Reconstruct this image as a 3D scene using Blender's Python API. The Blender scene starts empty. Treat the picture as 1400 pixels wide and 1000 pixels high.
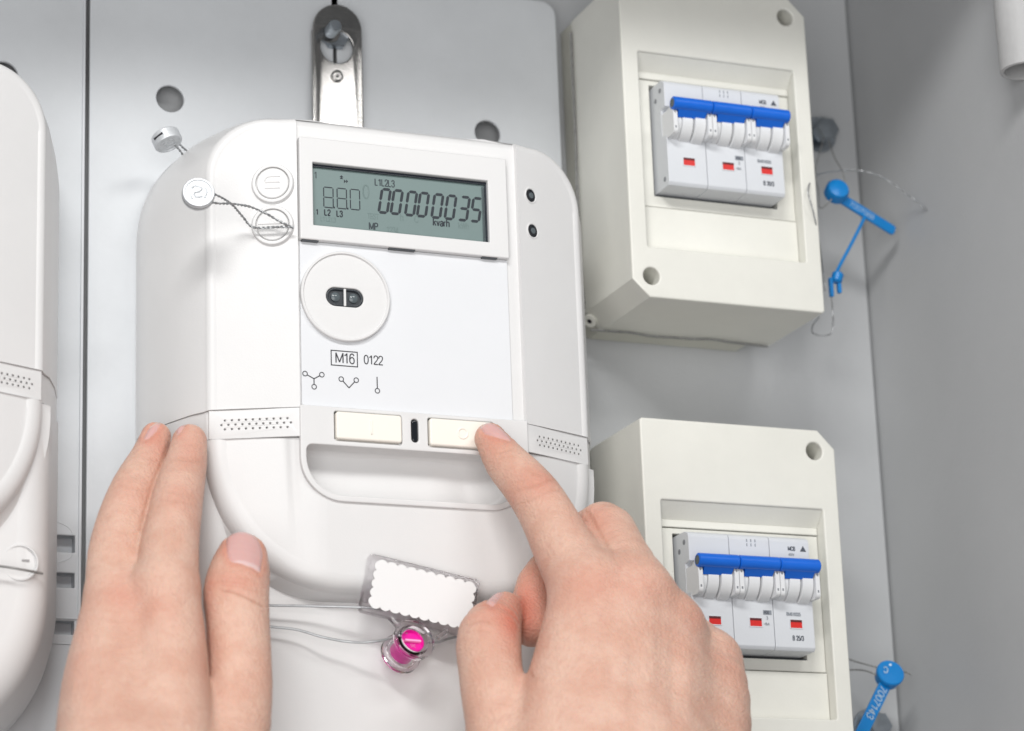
import bpy, bmesh, math, random
import numpy as np
from mathutils import Vector, Matrix

random.seed(4); rng = np.random.default_rng(4)
MM = 0.001
scene = bpy.context.scene
COL = scene.collection

# ------------------------------------------------------------------ camera
# solved from the straight edges of the photograph (1400 x 1000 px); all lengths below in millimetres,
# X right along the cabinet back, Y into the cabinet, Z up; cabinet back at Y = 0
RC = np.array([[0.92546647, -0.37720372, -0.03505962],
               [0.07522808, 0.27369479, -0.95887012],
               [0.37128501, 0.88476467, 0.28167166]])       # rows: right, down, forward
FPX = 3818.5
CAM = np.array([-445.542, -1061.718, -338.006])
cam_d = bpy.data.cameras.new('camera')
cam = bpy.data.objects.new('camera', cam_d); COL.objects.link(cam)
cam_d.sensor_width = 36.0; cam_d.lens = FPX / 1400 * 36
cam_d.clip_start = 0.02; cam_d.clip_end = 50
m = Matrix.Identity(4)
for i in range(3):
    m[i][0] = RC[0][i]; m[i][1] = -RC[1][i]; m[i][2] = -RC[2][i]; m[i][3] = CAM[i] * MM
cam.matrix_world = m
cam_d.dof.use_dof = True
cam_d.dof.focus_distance = float(RC[2] @ (np.array([-75, -82, 0]) - CAM)) * MM
cam_d.dof.aperture_fstop = 9.5
scene.camera = cam

def U(px, py, Y):
    """photograph pixel -> point (mm) on the plane Y"""
    d = RC.T @ np.array([(px - 700) / FPX, (py - 500) / FPX, 1.0])
    return CAM + d * ((Y - CAM[1]) / d[1])
def PX(P):
    c = (np.asarray(P, float) - CAM) @ RC.T
    return np.stack([700 + FPX * c[..., 0] / c[..., 2], 500 + FPX * c[..., 1] / c[..., 2]], -1)
def DEPTH(P): return float(RC[2] @ (np.asarray(P) - CAM))

# ------------------------------------------------------------------ light
world = bpy.data.worlds.new('World'); scene.world = world; world.use_nodes = True
bg = world.node_tree.nodes['Background']
bg.inputs[0].default_value = (0.93, 0.97, 1.0, 1); bg.inputs[1].default_value = 0.15
def area(name, loc, target, size, size_y, power, color):
    l = bpy.data.lights.new(name, 'AREA'); l.shape = 'RECTANGLE'; l.size = size; l.size_y = size_y
    l.energy = power; l.color = color
    o = bpy.data.objects.new(name, l); COL.objects.link(o); o.location = Vector(loc) * MM
    o.rotation_euler = (Vector(target) - Vector(loc)).to_track_quat('-Z', 'Y').to_euler()
    return o
area('key_light', (-620, -1200, 760), (-40, 0, -20), 0.6, 0.2, 11.2, (1.0, 0.993, 0.98))
area('second_light', (260, -1230, 690), (-40, 0, -20), 0.55, 0.2, 4.2, (1.0, 0.993, 0.98))
area('fill_light', (-700, -1400, -330), (-40, 0, -20), 1.3, 1.1, 14.5, (1.0, 0.985, 0.975))
vs = scene.view_settings
vs.view_transform = 'Standard'; vs.look = 'None'; vs.exposure = 0.05; vs.gamma = 1.0; vs.use_curve_mapping = False

# ------------------------------------------------------------------ materials
MATS = {}
def mat(name, color, rough=0.45, metal=0.0, bump=0.0, bscale=600.0, var=0.0, vscale=60.0, **kw):
    mt = bpy.data.materials.new(name); mt.use_nodes = True
    nt = mt.node_tree; b = nt.nodes['Principled BSDF']
    b.inputs['Base Color'].default_value = (*color, 1); b.inputs['Roughness'].default_value = rough
    b.inputs['Metallic'].default_value = metal
    for k, v in kw.items():
        b.inputs[k.replace('_', ' ')].default_value = v
    tc = nt.nodes.new('ShaderNodeTexCoord')
    if bump:
        n = nt.nodes.new('ShaderNodeTexNoise'); n.inputs['Scale'].default_value = bscale; n.inputs['Detail'].default_value = 3
        nt.links.new(tc.outputs['Object'], n.inputs['Vector'])
        bp = nt.nodes.new('ShaderNodeBump'); bp.inputs['Strength'].default_value = bump; bp.inputs['Distance'].default_value = 0.0004
        nt.links.new(n.outputs['Fac'], bp.inputs['Height']); nt.links.new(bp.outputs['Normal'], b.inputs['Normal'])
    if var:
        n2 = nt.nodes.new('ShaderNodeTexNoise'); n2.inputs['Scale'].default_value = vscale; n2.inputs['Detail'].default_value = 6
        n2.inputs['Roughness'].default_value = 0.65
        nt.links.new(tc.outputs['Object'], n2.inputs['Vector'])
        r = nt.nodes.new('ShaderNodeValToRGB'); r.color_ramp.elements[0].position = 0.3; r.color_ramp.elements[1].position = 0.72
        r.color_ramp.elements[0].color = (*[c * (1 - var) for c in color], 1)
        r.color_ramp.elements[1].color = (*[min(1, c * (1 + var * .6)) for c in color], 1)
        nt.links.new(n2.outputs['Fac'], r.inputs['Fac']); nt.links.new(r.outputs['Color'], b.inputs['Base Color'])
        mr = nt.nodes.new('ShaderNodeMapRange'); mr.inputs['To Min'].default_value = max(0.02, rough - .08); mr.inputs['To Max'].default_value = rough + .1
        nt.links.new(n2.outputs['Fac'], mr.inputs['Value']); nt.links.new(mr.outputs['Result'], b.inputs['Roughness'])
    MATS[name] = mt
    return mt
mat('meter_white', (0.71, 0.705, 0.702), 0.36, bump=0.10, bscale=1500, var=0.02, vscale=25)
mat('meter_trim', (0.70, 0.695, 0.692), 0.40, bump=0.08, bscale=1500, var=0.015, vscale=30)
mat('vent_dark', (0.30, 0.29, 0.29), 0.7)
mat('label_white', (0.72, 0.73, 0.75), 0.55, var=0.012, vscale=30)
mat('button_cream', (0.86, 0.82, 0.745), 0.4, bump=0.05, bscale=1500)
mat('ink', (0.025, 0.025, 0.03), 0.6)
mat('lcd', (0.155, 0.218, 0.212), 0.35, var=0.05, vscale=90)
mat('lcd_ink', (0.012, 0.018, 0.026), 0.5)
mat('lcd_ink_faint', (0.03, 0.043, 0.05), 0.5)
mat('lcd_ghost', (0.132, 0.188, 0.182), 0.45)
mat('lcd_frame', (0.02, 0.025, 0.035), 0.25)
mat('black_lens', (0.012, 0.014, 0.018), 0.08)
mat('dark_plastic', (0.03, 0.035, 0.042), 0.3)
mat('lens_grey', (0.10, 0.12, 0.13), 0.15)
mat('cream_box', (0.715, 0.71, 0.655), 0.42, bump=0.12, bscale=900, var=0.045, vscale=28)
mat('box_base', (0.58, 0.575, 0.51), 0.5, bump=0.1, bscale=900, var=0.06, vscale=40)
mat('breaker_grey', (0.62, 0.64, 0.67), 0.42, bump=0.08, bscale=1400, var=0.02, vscale=60)
mat('breaker_white', (0.70, 0.71, 0.72), 0.4, bump=0.05, bscale=1400)
mat('breaker_line', (0.22, 0.23, 0.25), 0.6)
mat('breaker_ink', (0.07, 0.08, 0.10), 0.6)
mat('breaker_ink_pale', (0.24, 0.26, 0.29), 0.6)
mat('toggle_blue', (0.003, 0.125, 0.62), 0.32, bump=0.05, bscale=900, var=0.05, vscale=80)
mat('red_flag', (0.62, 0.022, 0.018), 0.35)
mat('red_shade', (0.10, 0.01, 0.012), 0.5)  # darker copy of the flag red, used as painted shade
mat('paint_white', (0.62, 0.64, 0.66), 0.42, bump=0.12, bscale=420, var=0.06, vscale=22)
mat('paint_grey', (0.47, 0.48, 0.49), 0.5, bump=0.30, bscale=420, var=0.05, vscale=12)
mat('side_grey', (0.425, 0.432, 0.44), 0.55, bump=0.22, bscale=380, var=0.05, vscale=10)
mat('rail_grey', (0.50, 0.52, 0.545), 0.5, bump=0.2, bscale=500, var=0.05, vscale=50)
mat('steel', (0.36, 0.35, 0.34), 0.2, metal=1.0, bump=0.08, bscale=900, var=0.08, vscale=90)
mat('zinc', (0.42, 0.46, 0.50), 0.32, metal=1.0, bump=0.3, bscale=900, var=0.2, vscale=200)
mat('wire_steel', (0.42, 0.43, 0.44), 0.38, metal=0.7, bump=0.2, bscale=1500, var=0.2, vscale=300)
mat('wire_dark', (0.30, 0.30, 0.295), 0.5, metal=0.3, bump=0.2, bscale=1500, var=0.2, vscale=300)
mat('lead', (0.62, 0.64, 0.66), 0.42, metal=0.35, bump=0.3, bscale=700, var=0.1, vscale=200)
mat('seal_blue', (0.003, 0.20, 0.55), 0.30, bump=0.1, bscale=600, var=0.06, vscale=100)
mat('seal_ink', (0.62, 0.76, 0.88), 0.5)
mat('pipe_grey', (0.44, 0.44, 0.44), 0.55, bump=0.5, bscale=300, var=0.06, vscale=60)
mat('magenta', (0.78, 0.012, 0.36), 0.3)
mat('pink_print', (0.95, 0.45, 0.72), 0.4)
mat('sticker', (0.80, 0.80, 0.80), 0.6, bump=0.1, bscale=300)
clear = mat('clear_plastic', (0.985, 0.96, 0.98), 0.05)
b = clear.node_tree.nodes['Principled BSDF']
b.inputs['Transmission Weight'].default_value = 1.0; b.inputs['IOR'].default_value = 1.25

def skin_material():
    mt = bpy.data.materials.new('skin'); mt.use_nodes = True; nt = mt.node_tree; N = nt.nodes; L = nt.links
    b = N['Principled BSDF']
    tc = N.new('ShaderNodeTexCoord')
    def attr(n):
        a = N.new('ShaderNodeAttribute'); a.attribute_name = n; return a.outputs['Fac']
    def mix(f, c1, c2):
        x = N.new('ShaderNodeMix'); x.data_type = 'RGBA'
        for s, v in ((0, f), (6, c1), (7, c2)):
            if isinstance(v, tuple): x.inputs[s].default_value = (*v, 1)
            elif isinstance(v, float): x.inputs[s].default_value = v
            else: L.new(v, x.inputs[s])
        return x.outputs[2]
    def noise(s, d=4):
        n = N.new('ShaderNodeTexNoise'); n.inputs['Scale'].default_value = s; n.inputs['Detail'].default_value = d
        L.new(tc.outputs['Object'], n.inputs['Vector']); return n.outputs['Fac']
    def mrange(v, a, b_, lo, hi):
        r = N.new('ShaderNodeMapRange'); L.new(v, r.inputs[0])
        for k, q in zip((1, 2, 3, 4), (a, b_, lo, hi)): r.inputs[k].default_value = q
        return r.outputs[0]
    base = mix(mrange(noise(70, 6), .40, .62, 0, 1), (0.670, 0.442, 0.348), (0.620, 0.372, 0.285))
    base = mix(mrange(noise(420, 3), .45, .75, 0, .35), base, (0.55, 0.30, 0.23))
    base = mix(attr('red'), base, (0.60, 0.205, 0.145))
    base = mix(attr('crease'), base, (0.38, 0.16, 0.10))
    nailc = mix(attr('lunula'), (0.62, 0.375, 0.35), (0.66, 0.475, 0.46))
    base = mix(attr('nail'), base, nailc)
    base = mix(attr('nailedge'), base, (0.66, 0.56, 0.49))
    L.new(base, b.inputs['Base Color'])
    r = N.new('ShaderNodeMix'); r.data_type = 'FLOAT'; L.new(attr('nail'), r.inputs[0])
    L.new(mrange(noise(900, 3), .3, .7, .36, .52), r.inputs[2]); r.inputs[3].default_value = 0.27
    L.new(r.outputs[0], b.inputs['Roughness'])
    b.inputs['Subsurface Weight'].default_value = 0.22
    b.inputs['Subsurface Radius'].default_value = (1.0, 0.35, 0.2)
    b.inputs['Subsurface Scale'].default_value = 0.003
    b.inputs['Specular IOR Level'].default_value = 0.15
    vo = N.new('ShaderNodeTexVoronoi'); vo.inputs['Scale'].default_value = 900
    w = N.new('ShaderNodeVectorMath'); w.operation = 'ADD'
    nn = N.new('ShaderNodeTexNoise'); nn.inputs['Scale'].default_value = 160; L.new(tc.outputs['Object'], nn.inputs['Vector'])
    sc = N.new('ShaderNodeVectorMath'); sc.operation = 'SCALE'; sc.inputs['Scale'].default_value = 0.004
    L.new(nn.outputs['Color'], sc.inputs[0]); L.new(sc.outputs[0], w.inputs[1]); L.new(tc.outputs['Object'], w.inputs[0]); L.new(w.outputs[0], vo.inputs['Vector'])
    hgt = N.new('ShaderNodeMath'); hgt.operation = 'ADD'; L.new(vo.outputs['Distance'], hgt.inputs[0]); L.new(noise(260, 6), hgt.inputs[1])
    inv = N.new('ShaderNodeMath'); inv.operation = 'SUBTRACT'; inv.inputs[0].default_value = 1.0; L.new(attr('nail'), inv.inputs[1])
    st = N.new('ShaderNodeMath'); st.operation = 'MULTIPLY'; st.inputs[1].default_value = 0.55; L.new(inv.outputs[0], st.inputs[0])
    bp = N.new('ShaderNodeBump'); bp.inputs['Distance'].default_value = 0.0005
    L.new(st.outputs[0], bp.inputs['Strength']); L.new(hgt.outputs[0], bp.inputs['Height']); L.new(bp.outputs['Normal'], b.inputs['Normal'])
    MATS['skin'] = mt
skin_material()

# ------------------------------------------------------------------ helpers
def tag(o, label=None, cat=None, group=None, kind=None):
    if label: o['label'] = label
    if cat: o['category'] = cat
    if group: o['group'] = group
    if kind: o['kind'] = kind
    return o
def link(name, me, mt, parent=None, smooth=35):
    if mt: me.materials.append(MATS[mt])
    me.polygons.foreach_set('use_smooth', [True] * len(me.polygons))
    if smooth: me.set_sharp_from_angle(angle=math.radians(smooth))
    o = bpy.data.objects.new(name, me); COL.objects.link(o)
    if smooth and len(me.polygons) < 6000:
        w_ = o.modifiers.new('normals', 'WEIGHTED_NORMAL'); w_.keep_sharp = True; w_.weight = 80
    if parent: o.parent = parent; o.matrix_parent_inverse = Matrix.Translation(-parent.location)
    return o
def mesh(name, verts, faces, mt, parent=None, smooth=35):
    me = bpy.data.meshes.new(name)
    me.from_pydata([tuple(float(c) * MM for c in v) for v in verts], [], [tuple(int(i) for i in f) for f in faces])
    me.update(); return link(name, me, mt, parent, smooth)
def thing(name, loc, label, cat, group=None):
    e = bpy.data.objects.new(name, None); COL.objects.link(e); e.location = Vector([float(c) * MM for c in loc]); e.empty_display_size = 0.02
    return tag(e, label, cat, group)
class MB:
    """collects several shapes of ONE part"""
    def __init__(s): s.v = []; s.f = []
    def add(s, v, f):
        n = len(s.v); s.v += [tuple(q) for q in v]; s.f += [tuple(i + n for i in q) for q in f]; return s
    def build(s, name, mt, parent=None, smooth=35): return mesh(name, s.v, s.f, mt, parent, smooth)
def boxg(x0, x1, y0, y1, z0, z1, bev=0.0, seg=2):
    bm = bmesh.new(); bmesh.ops.create_cube(bm, size=1)
    for v in bm.verts:
        v.co = Vector((x0 + (v.co.x + .5) * (x1 - x0), y0 + (v.co.y + .5) * (y1 - y0), z0 + (v.co.z + .5) * (z1 - z0)))
    if bev: bmesh.ops.bevel(bm, geom=list(bm.edges), offset=bev, segments=seg, affect='EDGES', profile=.5)
    bm.verts.index_update()
    r = [tuple(v.co) for v in bm.verts], [tuple(v.index for v in f.verts) for f in bm.faces]; bm.free(); return r
def box(name, x0, x1, y0, y1, z0, z1, mt, parent=None, bev=0.0, seg=2):
    return mesh(name, *boxg(x0, x1, y0, y1, z0, z1, bev, seg), mt, parent)
def rrect(x0, x1, z0, z1, r=0.0, n=6):
    """r: one radius or (BL, BR, TR, TL)"""
    rs = (r,) * 4 if not isinstance(r, (tuple, list)) else r
    pts = []
    for (cx, cz, a0), rr in zip(((x0, z0, 180), (x1, z0, 270), (x1, z1, 0), (x0, z1, 90)), rs):
        sx = 1 if cx == x0 else -1; sz = 1 if cz == z0 else -1
        if rr <= 0: pts.append((cx, cz)); continue
        for k in range(n + 1):
            a = math.radians(a0 + 90 * k / n); pts.append((cx + sx * rr + rr * math.cos(a), cz + sz * rr + rr * math.sin(a)))
    return pts
def circ(cx, cz, r, n=24): return [(cx + r * math.cos(2 * math.pi * k / n), cz + r * math.sin(2 * math.pi * k / n)) for k in range(n)]
def oval(cx, cz, w, h, n=10):
    return rrect(cx - w / 2, cx + w / 2, cz - h / 2, cz + h / 2, min(w, h) / 2 - 1e-4, n)
def curve_mesh(cu):
    o = bpy.data.objects.new('tmp', cu); me = bpy.data.meshes.new_from_object(o); bpy.data.objects.remove(o); bpy.data.curves.remove(cu); return me
def plate(name, outer, holes, yf, thick, mt, parent=None, bev=0.3, warp=None, xf=None, smooth=35, res=2):
    """flat piece in the XZ plane, front face at Y = yf, going back by thick, with real holes and rounded edges"""
    cu = bpy.data.curves.new('c', 'CURVE'); cu.dimensions = '2D'; cu.fill_mode = 'BOTH'
    for poly in [outer] + list(holes):
        sp = cu.splines.new('POLY'); sp.points.add(len(poly) - 1)
        sp.points.foreach_set('co', [c for p in poly for c in (p[0], p[1], 0, 1)]); sp.use_cyclic_u = True
    cu.bevel_depth = bev; cu.bevel_resolution = res; cu.offset = -bev; cu.extrude = max(thick / 2 - bev, 1e-4)
    me = curve_mesh(cu)
    n = len(me.vertices); co = np.empty(n * 3, 'f'); me.vertices.foreach_get('co', co); co = co.reshape(-1, 3)
    out = np.stack([co[:, 0], yf + thick / 2 - co[:, 2], co[:, 1]], 1)
    if warp is not None: out[:, 1] += warp(out[:, 0], out[:, 2])
    if xf is not None: out = xf(out)
    me.vertices.foreach_set('co', (out * MM).astype('f').ravel()); me.update()
    me.materials.clear()
    bm = bmesh.new(); bm.from_mesh(me); bmesh.ops.remove_doubles(bm, verts=bm.verts, dist=2e-7)
    if mt is None: bmesh.ops.recalc_face_normals(bm, faces=bm.faces)
    bm.to_mesh(me); bm.free()
    return link(name, me, mt, parent, smooth)
GL = {
 'M': (.83, [[(0, 0), (0, 1)], [(0, 1), (.36, .06)], [(.36, .06), (.72, 1)], [(.72, 1), (.72, 0)]]),
 '1': (.56, [[(.30, 0), (.30, 1)], [(.30, .98), (.20, .86), (.05, .77)]]),
 '6': (.56, [[(.46, .80), (.38, .95), (.24, .99), (.08, .85), (.02, .45), (.06, .15), (.24, .0), (.42, .08), (.48, .31), (.42, .54), (.25, .63), (.08, .52), (.03, .36)]]),
 '0': (.56, [[(.24, 1), (.07, .86), (.01, .5), (.07, .14), (.24, 0), (.41, .14), (.47, .5), (.41, .86), (.24, 1)]]),
 '2': (.56, [[(.02, .72), (.08, .93), (.25, 1), (.42, .92), (.46, .72), (.36, .48), (.14, .22), (.01, .02)], [(.0, .02), (.48, .02)]]),
 '3': (.56, [[(.02, .75), (.09, .94), (.24, 1), (.40, .93), (.43, .74), (.36, .58), (.18, .54)], [(.18, .54), (.38, .49), (.47, .29), (.40, .08), (.22, 0), (.07, .06), (.0, .26)]]),
 '4': (.56, [[(.36, 0), (.36, 1)], [(.36, 1), (.0, .29)], [(.0, .29), (.48, .29)]]),
 '5': (.56, [[(.43, .98), (.10, .98)], [(.10, .98), (.05, .50)], [(.05, .50), (.22, .62), (.42, .52), (.47, .31), (.40, .09), (.22, 0), (.07, .06), (.0, .24)]]),
 '7': (.54, [[(.0, .98), (.47, .98)], [(.47, .98), (.28, .6), (.17, .25), (.14, 0)]]),
 '8': (.56, [[(.24, .55), (.08, .63), (.05, .80), (.13, .95), (.24, 1), (.36, .95), (.43, .80), (.40, .63), (.24, .55), (.05, .45), (.0, .26), (.08, .06), (.24, 0), (.40, .06), (.48, .26), (.43, .45), (.24, .55)]]),
 'L': (.52, [[(0, 1), (0, .02)], [(0, .02), (.42, .02)]]),
 'P': (.60, [[(0, 0), (0, 1)], [(0, .98), (.28, .98), (.46, .90), (.49, .72), (.43, .54), (.28, .48), (0, .48)]]),
 'B': (.62, [[(0, 0), (0, 1)], [(0, .98), (.28, .98), (.43, .90), (.44, .68), (.34, .55), (0, .53)], [(.3, .53), (.46, .45), (.50, .26), (.43, .07), (.28, .02), (0, .02)]]),
 'C': (.68, [[(.58, .72), (.48, .93), (.30, 1), (.10, .88), (.01, .5), (.10, .12), (.30, 0), (.48, .07), (.58, .30)]]),
 'V': (.62, [[(0, 1), (.28, 0)], [(.28, 0), (.56, 1)]]),
 'A': (.66, [[(0, 0), (.30, 1)], [(.30, 1), (.60, 0)], [(.10, .32), (.50, .32)]]),
 'T': (.60, [[(.25, 0), (.25, .98)], [(0, .98), (.5, .98)]]), 'E': (.56, [[(0, 0), (0, 1)], [(0, .98), (.45, .98)], [(0, .52), (.42, .52)], [(0, .02), (.46, .02)]]),
 'S': (.60, [[(.46, .74), (.38, .95), (.22, 1), (.06, .92), (.04, .72), (.16, .58), (.36, .48), (.47, .28), (.40, .07), (.22, 0), (.06, .06), (.0, .28)]]),
 'W': (.95, [[(0, 1), (.2, 0)], [(.2, 0), (.42, 1)], [(.42, 1), (.64, 0)], [(.64, 0), (.84, 1)]]),
 'k': (.50, [[(0, 0), (0, 1)], [(.38, .72), (.02, .34)], [(.15, .46), (.40, 0)]]), 'v': (.50, [[(0, .72), (.2, 0)], [(.2, 0), (.4, .72)]]),
 'a': (.54, [[(.03, .55), (.12, .70), (.26, .73), (.38, .66), (.40, .5), (.40, .1), (.44, 0)], [(.40, .42), (.18, .36), (.03, .28), (.02, .1), (.14, 0), (.30, .05), (.40, .18)]]),
 'r': (.36, [[(0, 0), (0, .72)], [(0, .5), (.08, .66), (.25, .72)]]), 'h': (.54, [[(0, 0), (0, 1)], [(0, .5), (.1, .68), (.24, .73), (.37, .65), (.40, .48), (.40, 0)]]),
 '/': (.34, [[(0, 0), (.26, 1)]]), '.': (.26, [[(.05, .05), (.08, .05)]]), ' ': (.30, []), '~': (.6, [[(0, .4), (.12, .52), (.28, .42), (.42, .36), (.5, .46)]]),
}
def text(name, s, size, pos, mt, parent=None, rot=0.0, sx=1.0, align='LEFT', xf=None, bold=0.0, thick=0.0):
    """lettering with even stroke width; size = capital height * 1.4"""
    h = size * .71; sw = h * (.062 + bold); mb = MB(); x = 0.0
    trk = 1.7 * bold * h; width = sum(GL[c][0] for c in s) * h * sx
    x0 = -width / 2 if align == 'CENTER' else 0
    for c in s:
        w_, strokes = GL[c]
        for st in strokes:
            P = np.array([(x0 + x + p[0] * h * sx, 0, p[1] * h) for p in st])
            if len(P) > 2: P = catmull(P, 4)
            elif len(P) == 2: P = np.array([P[0], (P[0] + P[1]) / 2, P[1]])
            v, f = tubeg(P, sw, 6); v = np.array(v); v[:, 1] *= .035 / max(sw, .05); mb.add(v, f)
        x += w_ * h * sx + trk
    V_ = np.array(mb.v); c_, s_ = math.cos(rot), math.sin(rot)
    out = np.stack([V_[:, 0] * c_ - V_[:, 2] * s_, V_[:, 1], V_[:, 0] * s_ + V_[:, 2] * c_], 1)
    mb.v = list(xf(out) if xf is not None else out + np.asarray(pos))
    return mb.build(name, mt, parent)
def frame_from(dirv, up=(0, 0, 1)):
    z = np.asarray(dirv, float); z /= np.linalg.norm(z); x = np.cross(up, z)
    if np.linalg.norm(x) < 1e-6: x = np.cross((1, 0, 0), z)
    x /= np.linalg.norm(x); return x, np.cross(z, x), z
def latheg(profile, origin, dirv, n=32, sx=1.0, sy=1.0):
    """profile [(r, h)], revolved round dirv from origin; a profile that ends on its start is a ring"""
    ring = profile[0] == profile[-1]
    if ring: profile = profile[:-1]
    X, Y, Z = frame_from(dirv); o = np.asarray(origin, float); v = []; f = []
    for r, h in profile:
        for k in range(n):
            a = 2 * math.pi * k / n; v.append(o + X * r * sx * math.cos(a) + Y * r * sy * math.sin(a) + Z * h)
    for i in range(len(profile) - 1):
        for k in range(n):
            a, b_ = i * n + k, i * n + (k + 1) % n; f.append((a, b_, b_ + n, a + n))
    if ring:
        i = len(profile) - 1
        for k in range(n): f.append((i * n + k, i * n + (k + 1) % n, (k + 1) % n, k))
    else:
        f.append(tuple(range(n - 1, -1, -1))); f.append(tuple(range((len(profile) - 1) * n, len(profile) * n)))
    return v, f
def lathe(name, profile, origin, dirv, mt, parent=None, n=32, sx=1.0, sy=1.0, smooth=35):
    return mesh(name, *latheg(profile, origin, dirv, n, sx, sy), mt, parent, smooth)
def catmull(pts, n=8):
    P = [np.asarray(p, float) for p in pts]; P = [2 * P[0] - P[1]] + P + [2 * P[-1] - P[-2]]; out = []
    for i in range(1, len(P) - 2):
        for k in range(n):
            t = k / n; out.append(.5 * (2 * P[i] + (P[i + 1] - P[i - 1]) * t + (2 * P[i - 1] - 5 * P[i] + 4 * P[i + 1] - P[i + 2]) * t * t + (3 * P[i] - P[i - 1] - 3 * P[i + 1] + P[i + 2]) * t ** 3))
    out.append(P[-2]); return np.array(out)
def frames(path):
    T = np.gradient(path, axis=0); T /= np.linalg.norm(T, axis=1)[:, None]
    x = np.cross(T[0], (0.3, 0.2, 1)); x /= np.linalg.norm(x); Xs = []
    for t in T:
        x = x - t * (x @ t); x /= np.linalg.norm(x); Xs.append(x)
    Xs = np.array(Xs); return T, Xs, np.cross(T, Xs)
def tubeg(path, r, n=8):
    path = np.asarray(path, float); T, X, Y = frames(path); m_ = len(path)
    r = np.broadcast_to(r, (m_,)); a = np.arange(n) * 2 * math.pi / n
    v = path[:, None] + r[:, None, None] * (X[:, None] * np.cos(a)[None, :, None] + Y[:, None] * np.sin(a)[None, :, None])
    v = v.reshape(-1, 3); f = []
    for i in range(m_ - 1):
        for k in range(n): f.append((i * n + k, i * n + (k + 1) % n, (i + 1) * n + (k + 1) % n, (i + 1) * n + k))
    f.append(tuple(range(n - 1, -1, -1))); f.append(tuple(range((m_ - 1) * n, m_ * n)))
    return v, f
def resample(path, step):
    d = np.r_[0, np.cumsum(np.linalg.norm(np.diff(path, axis=0), axis=1))]; n = max(3, int(d[-1] / step)); t = np.linspace(0, d[-1], n)
    return np.stack([np.interp(t, d, path[:, k]) for k in range(3)], 1), t
def twistg(pts, r=0.28, pitch=3.2):
    """two strands twisted round each other along the points"""
    path, t = resample(catmull(pts, 14), 0.35); T, X, Y = frames(path); mb = MB()
    for ph in (0, math.pi):
        a = 2 * math.pi * t / pitch + ph
        mb.add(*tubeg(path + r * 1.05 * (X * np.cos(a)[:, None] + Y * np.sin(a)[:, None]), r, 5))
    return mb
def boolean(o, cutter):
    md = o.modifiers.new('b', 'BOOLEAN'); md.object = cutter; md.operation = 'DIFFERENCE'; md.solver = 'EXACT'; md.use_self = True
    bpy.context.view_layer.update()
    me = bpy.data.meshes.new_from_object(o.evaluated_get(bpy.context.evaluated_depsgraph_get()))
    o.modifiers.remove(md); o.data = me; bpy.data.objects.remove(cutter)
    bm = bmesh.new(); bm.from_mesh(me); bmesh.ops.remove_doubles(bm, verts=bm.verts, dist=1e-6); bm.normal_update()
    for e in bm.edges: e.smooth = not (len(e.link_faces) != 2 or e.calc_face_angle(9) > math.radians(32))
    for f in bm.faces: f.smooth = abs(f.normal.y) < .9995
    bm.to_mesh(me); bm.free(); me.update()
def copy_thing(root, delta, label):
    c = root.copy(); COL.objects.link(c); c.location = root.location + Vector(delta) * MM; c['label'] = label
    def kids(src, dst):
        for ch in src.children:
            k = ch.copy(); COL.objects.link(k); k.parent = dst; k.matrix_parent_inverse = ch.matrix_parent_inverse.copy(); kids(ch, k)
    kids(root, c); return c

# ------------------------------------------------------------------ the cabinet
def slab(name, x0, x1, y0, y1, z0, z1, mt, bev=0.0): return tag(box(name, x0, x1, y0, y1, z0, z1, mt, None, bev), kind='structure')
slab('cabinet_back', -700, 177.4, 0, 3, -600, 198, 'paint_grey')
slab('cabinet_side', 178.6, 182, -330, 3, -600, 198, 'side_grey')
slab('cabinet_roof', -700, 182, -200, 3, 198.5, 202, 'paint_grey')

# mounting plates
PY = -10.0
slot = [(-81.8, 121), (-80.2, 121), (-80.2, 150), (-80.2, 167.0), (-81.8, 167.0), (-81.8, 150)]
o = plate('mounting_plate', rrect(-188.1, 23.2, -330, 168, (0, 0, 7, 2)), [circ(-153.9, 101, 5.9, 32), circ(-11.6, 101.8, 5.9, 32), slot], PY, 2.0, 'paint_white', bev=0.6)
tag(o, 'white painted metal mounting plate behind the meter being pressed, with round holes and a slot', 'mounting plate', 'meter mounting plates')
o = plate('mounting_plate', rrect(-420, -190.0, -330, 168, (0, 0, 2, 2)), [circ(-223.8, 103.0, 5.9, 32)] + [rrect(-214, -192.5, za, zb, .3) for za, zb in ((-94.3, -87.6), (-108.4, -102.6), (-126.9, -121.6))], PY, 2.0, 'paint_white', bev=0.6)
tag(o, 'white painted metal mounting plate with three rectangular slots, carrying the half-seen meter', 'mounting plate', 'meter mounting plates')

# moulded slots in the left plate
lp = o
for za, zb in ((-94.3, -87.6), (-108.4, -102.6), (-126.9, -121.6)):
    plate('slot_frame', rrect(-215.4, -191.2, za - 1.4, zb + 1.4, .4), [rrect(-214, -192.5, za, zb, .3)], -9.2, 6.0, 'rail_grey', lp, bev=.15)
    box('slot_floor', -214.5, -192.0, -4.6, -3.4, za - .5, zb + .5, 'rail_grey', lp)
for zc in (-82.0, -94.9):
    up = zc > -90
    arc = [(-204 + 10.5 * math.cos(math.radians(a)), -10.0, (-87.2 if up else -94.6) + (5.2 if up else -4.6) * math.sin(math.radians(a))) for a in range(0, 91, 10)] + [(-214, -10.0, -82.0 if up else -99.2)]
    mesh('slot_ridge', *tubeg(catmull(arc, 3), 0.22, 6), 'paint_white', lp)
for z_, h_ in ((-120.6, .35), (-130.6, .3)): box('plate_rib', -215, -191.0, -10.6, -9.8, z_ - h_, z_ + h_, 'paint_white', lp, .15)
box('plate_hem', -191.2, -190.05, -10.9, -9.0, -329, 166, 'paint_white', lp, .4)

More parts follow.
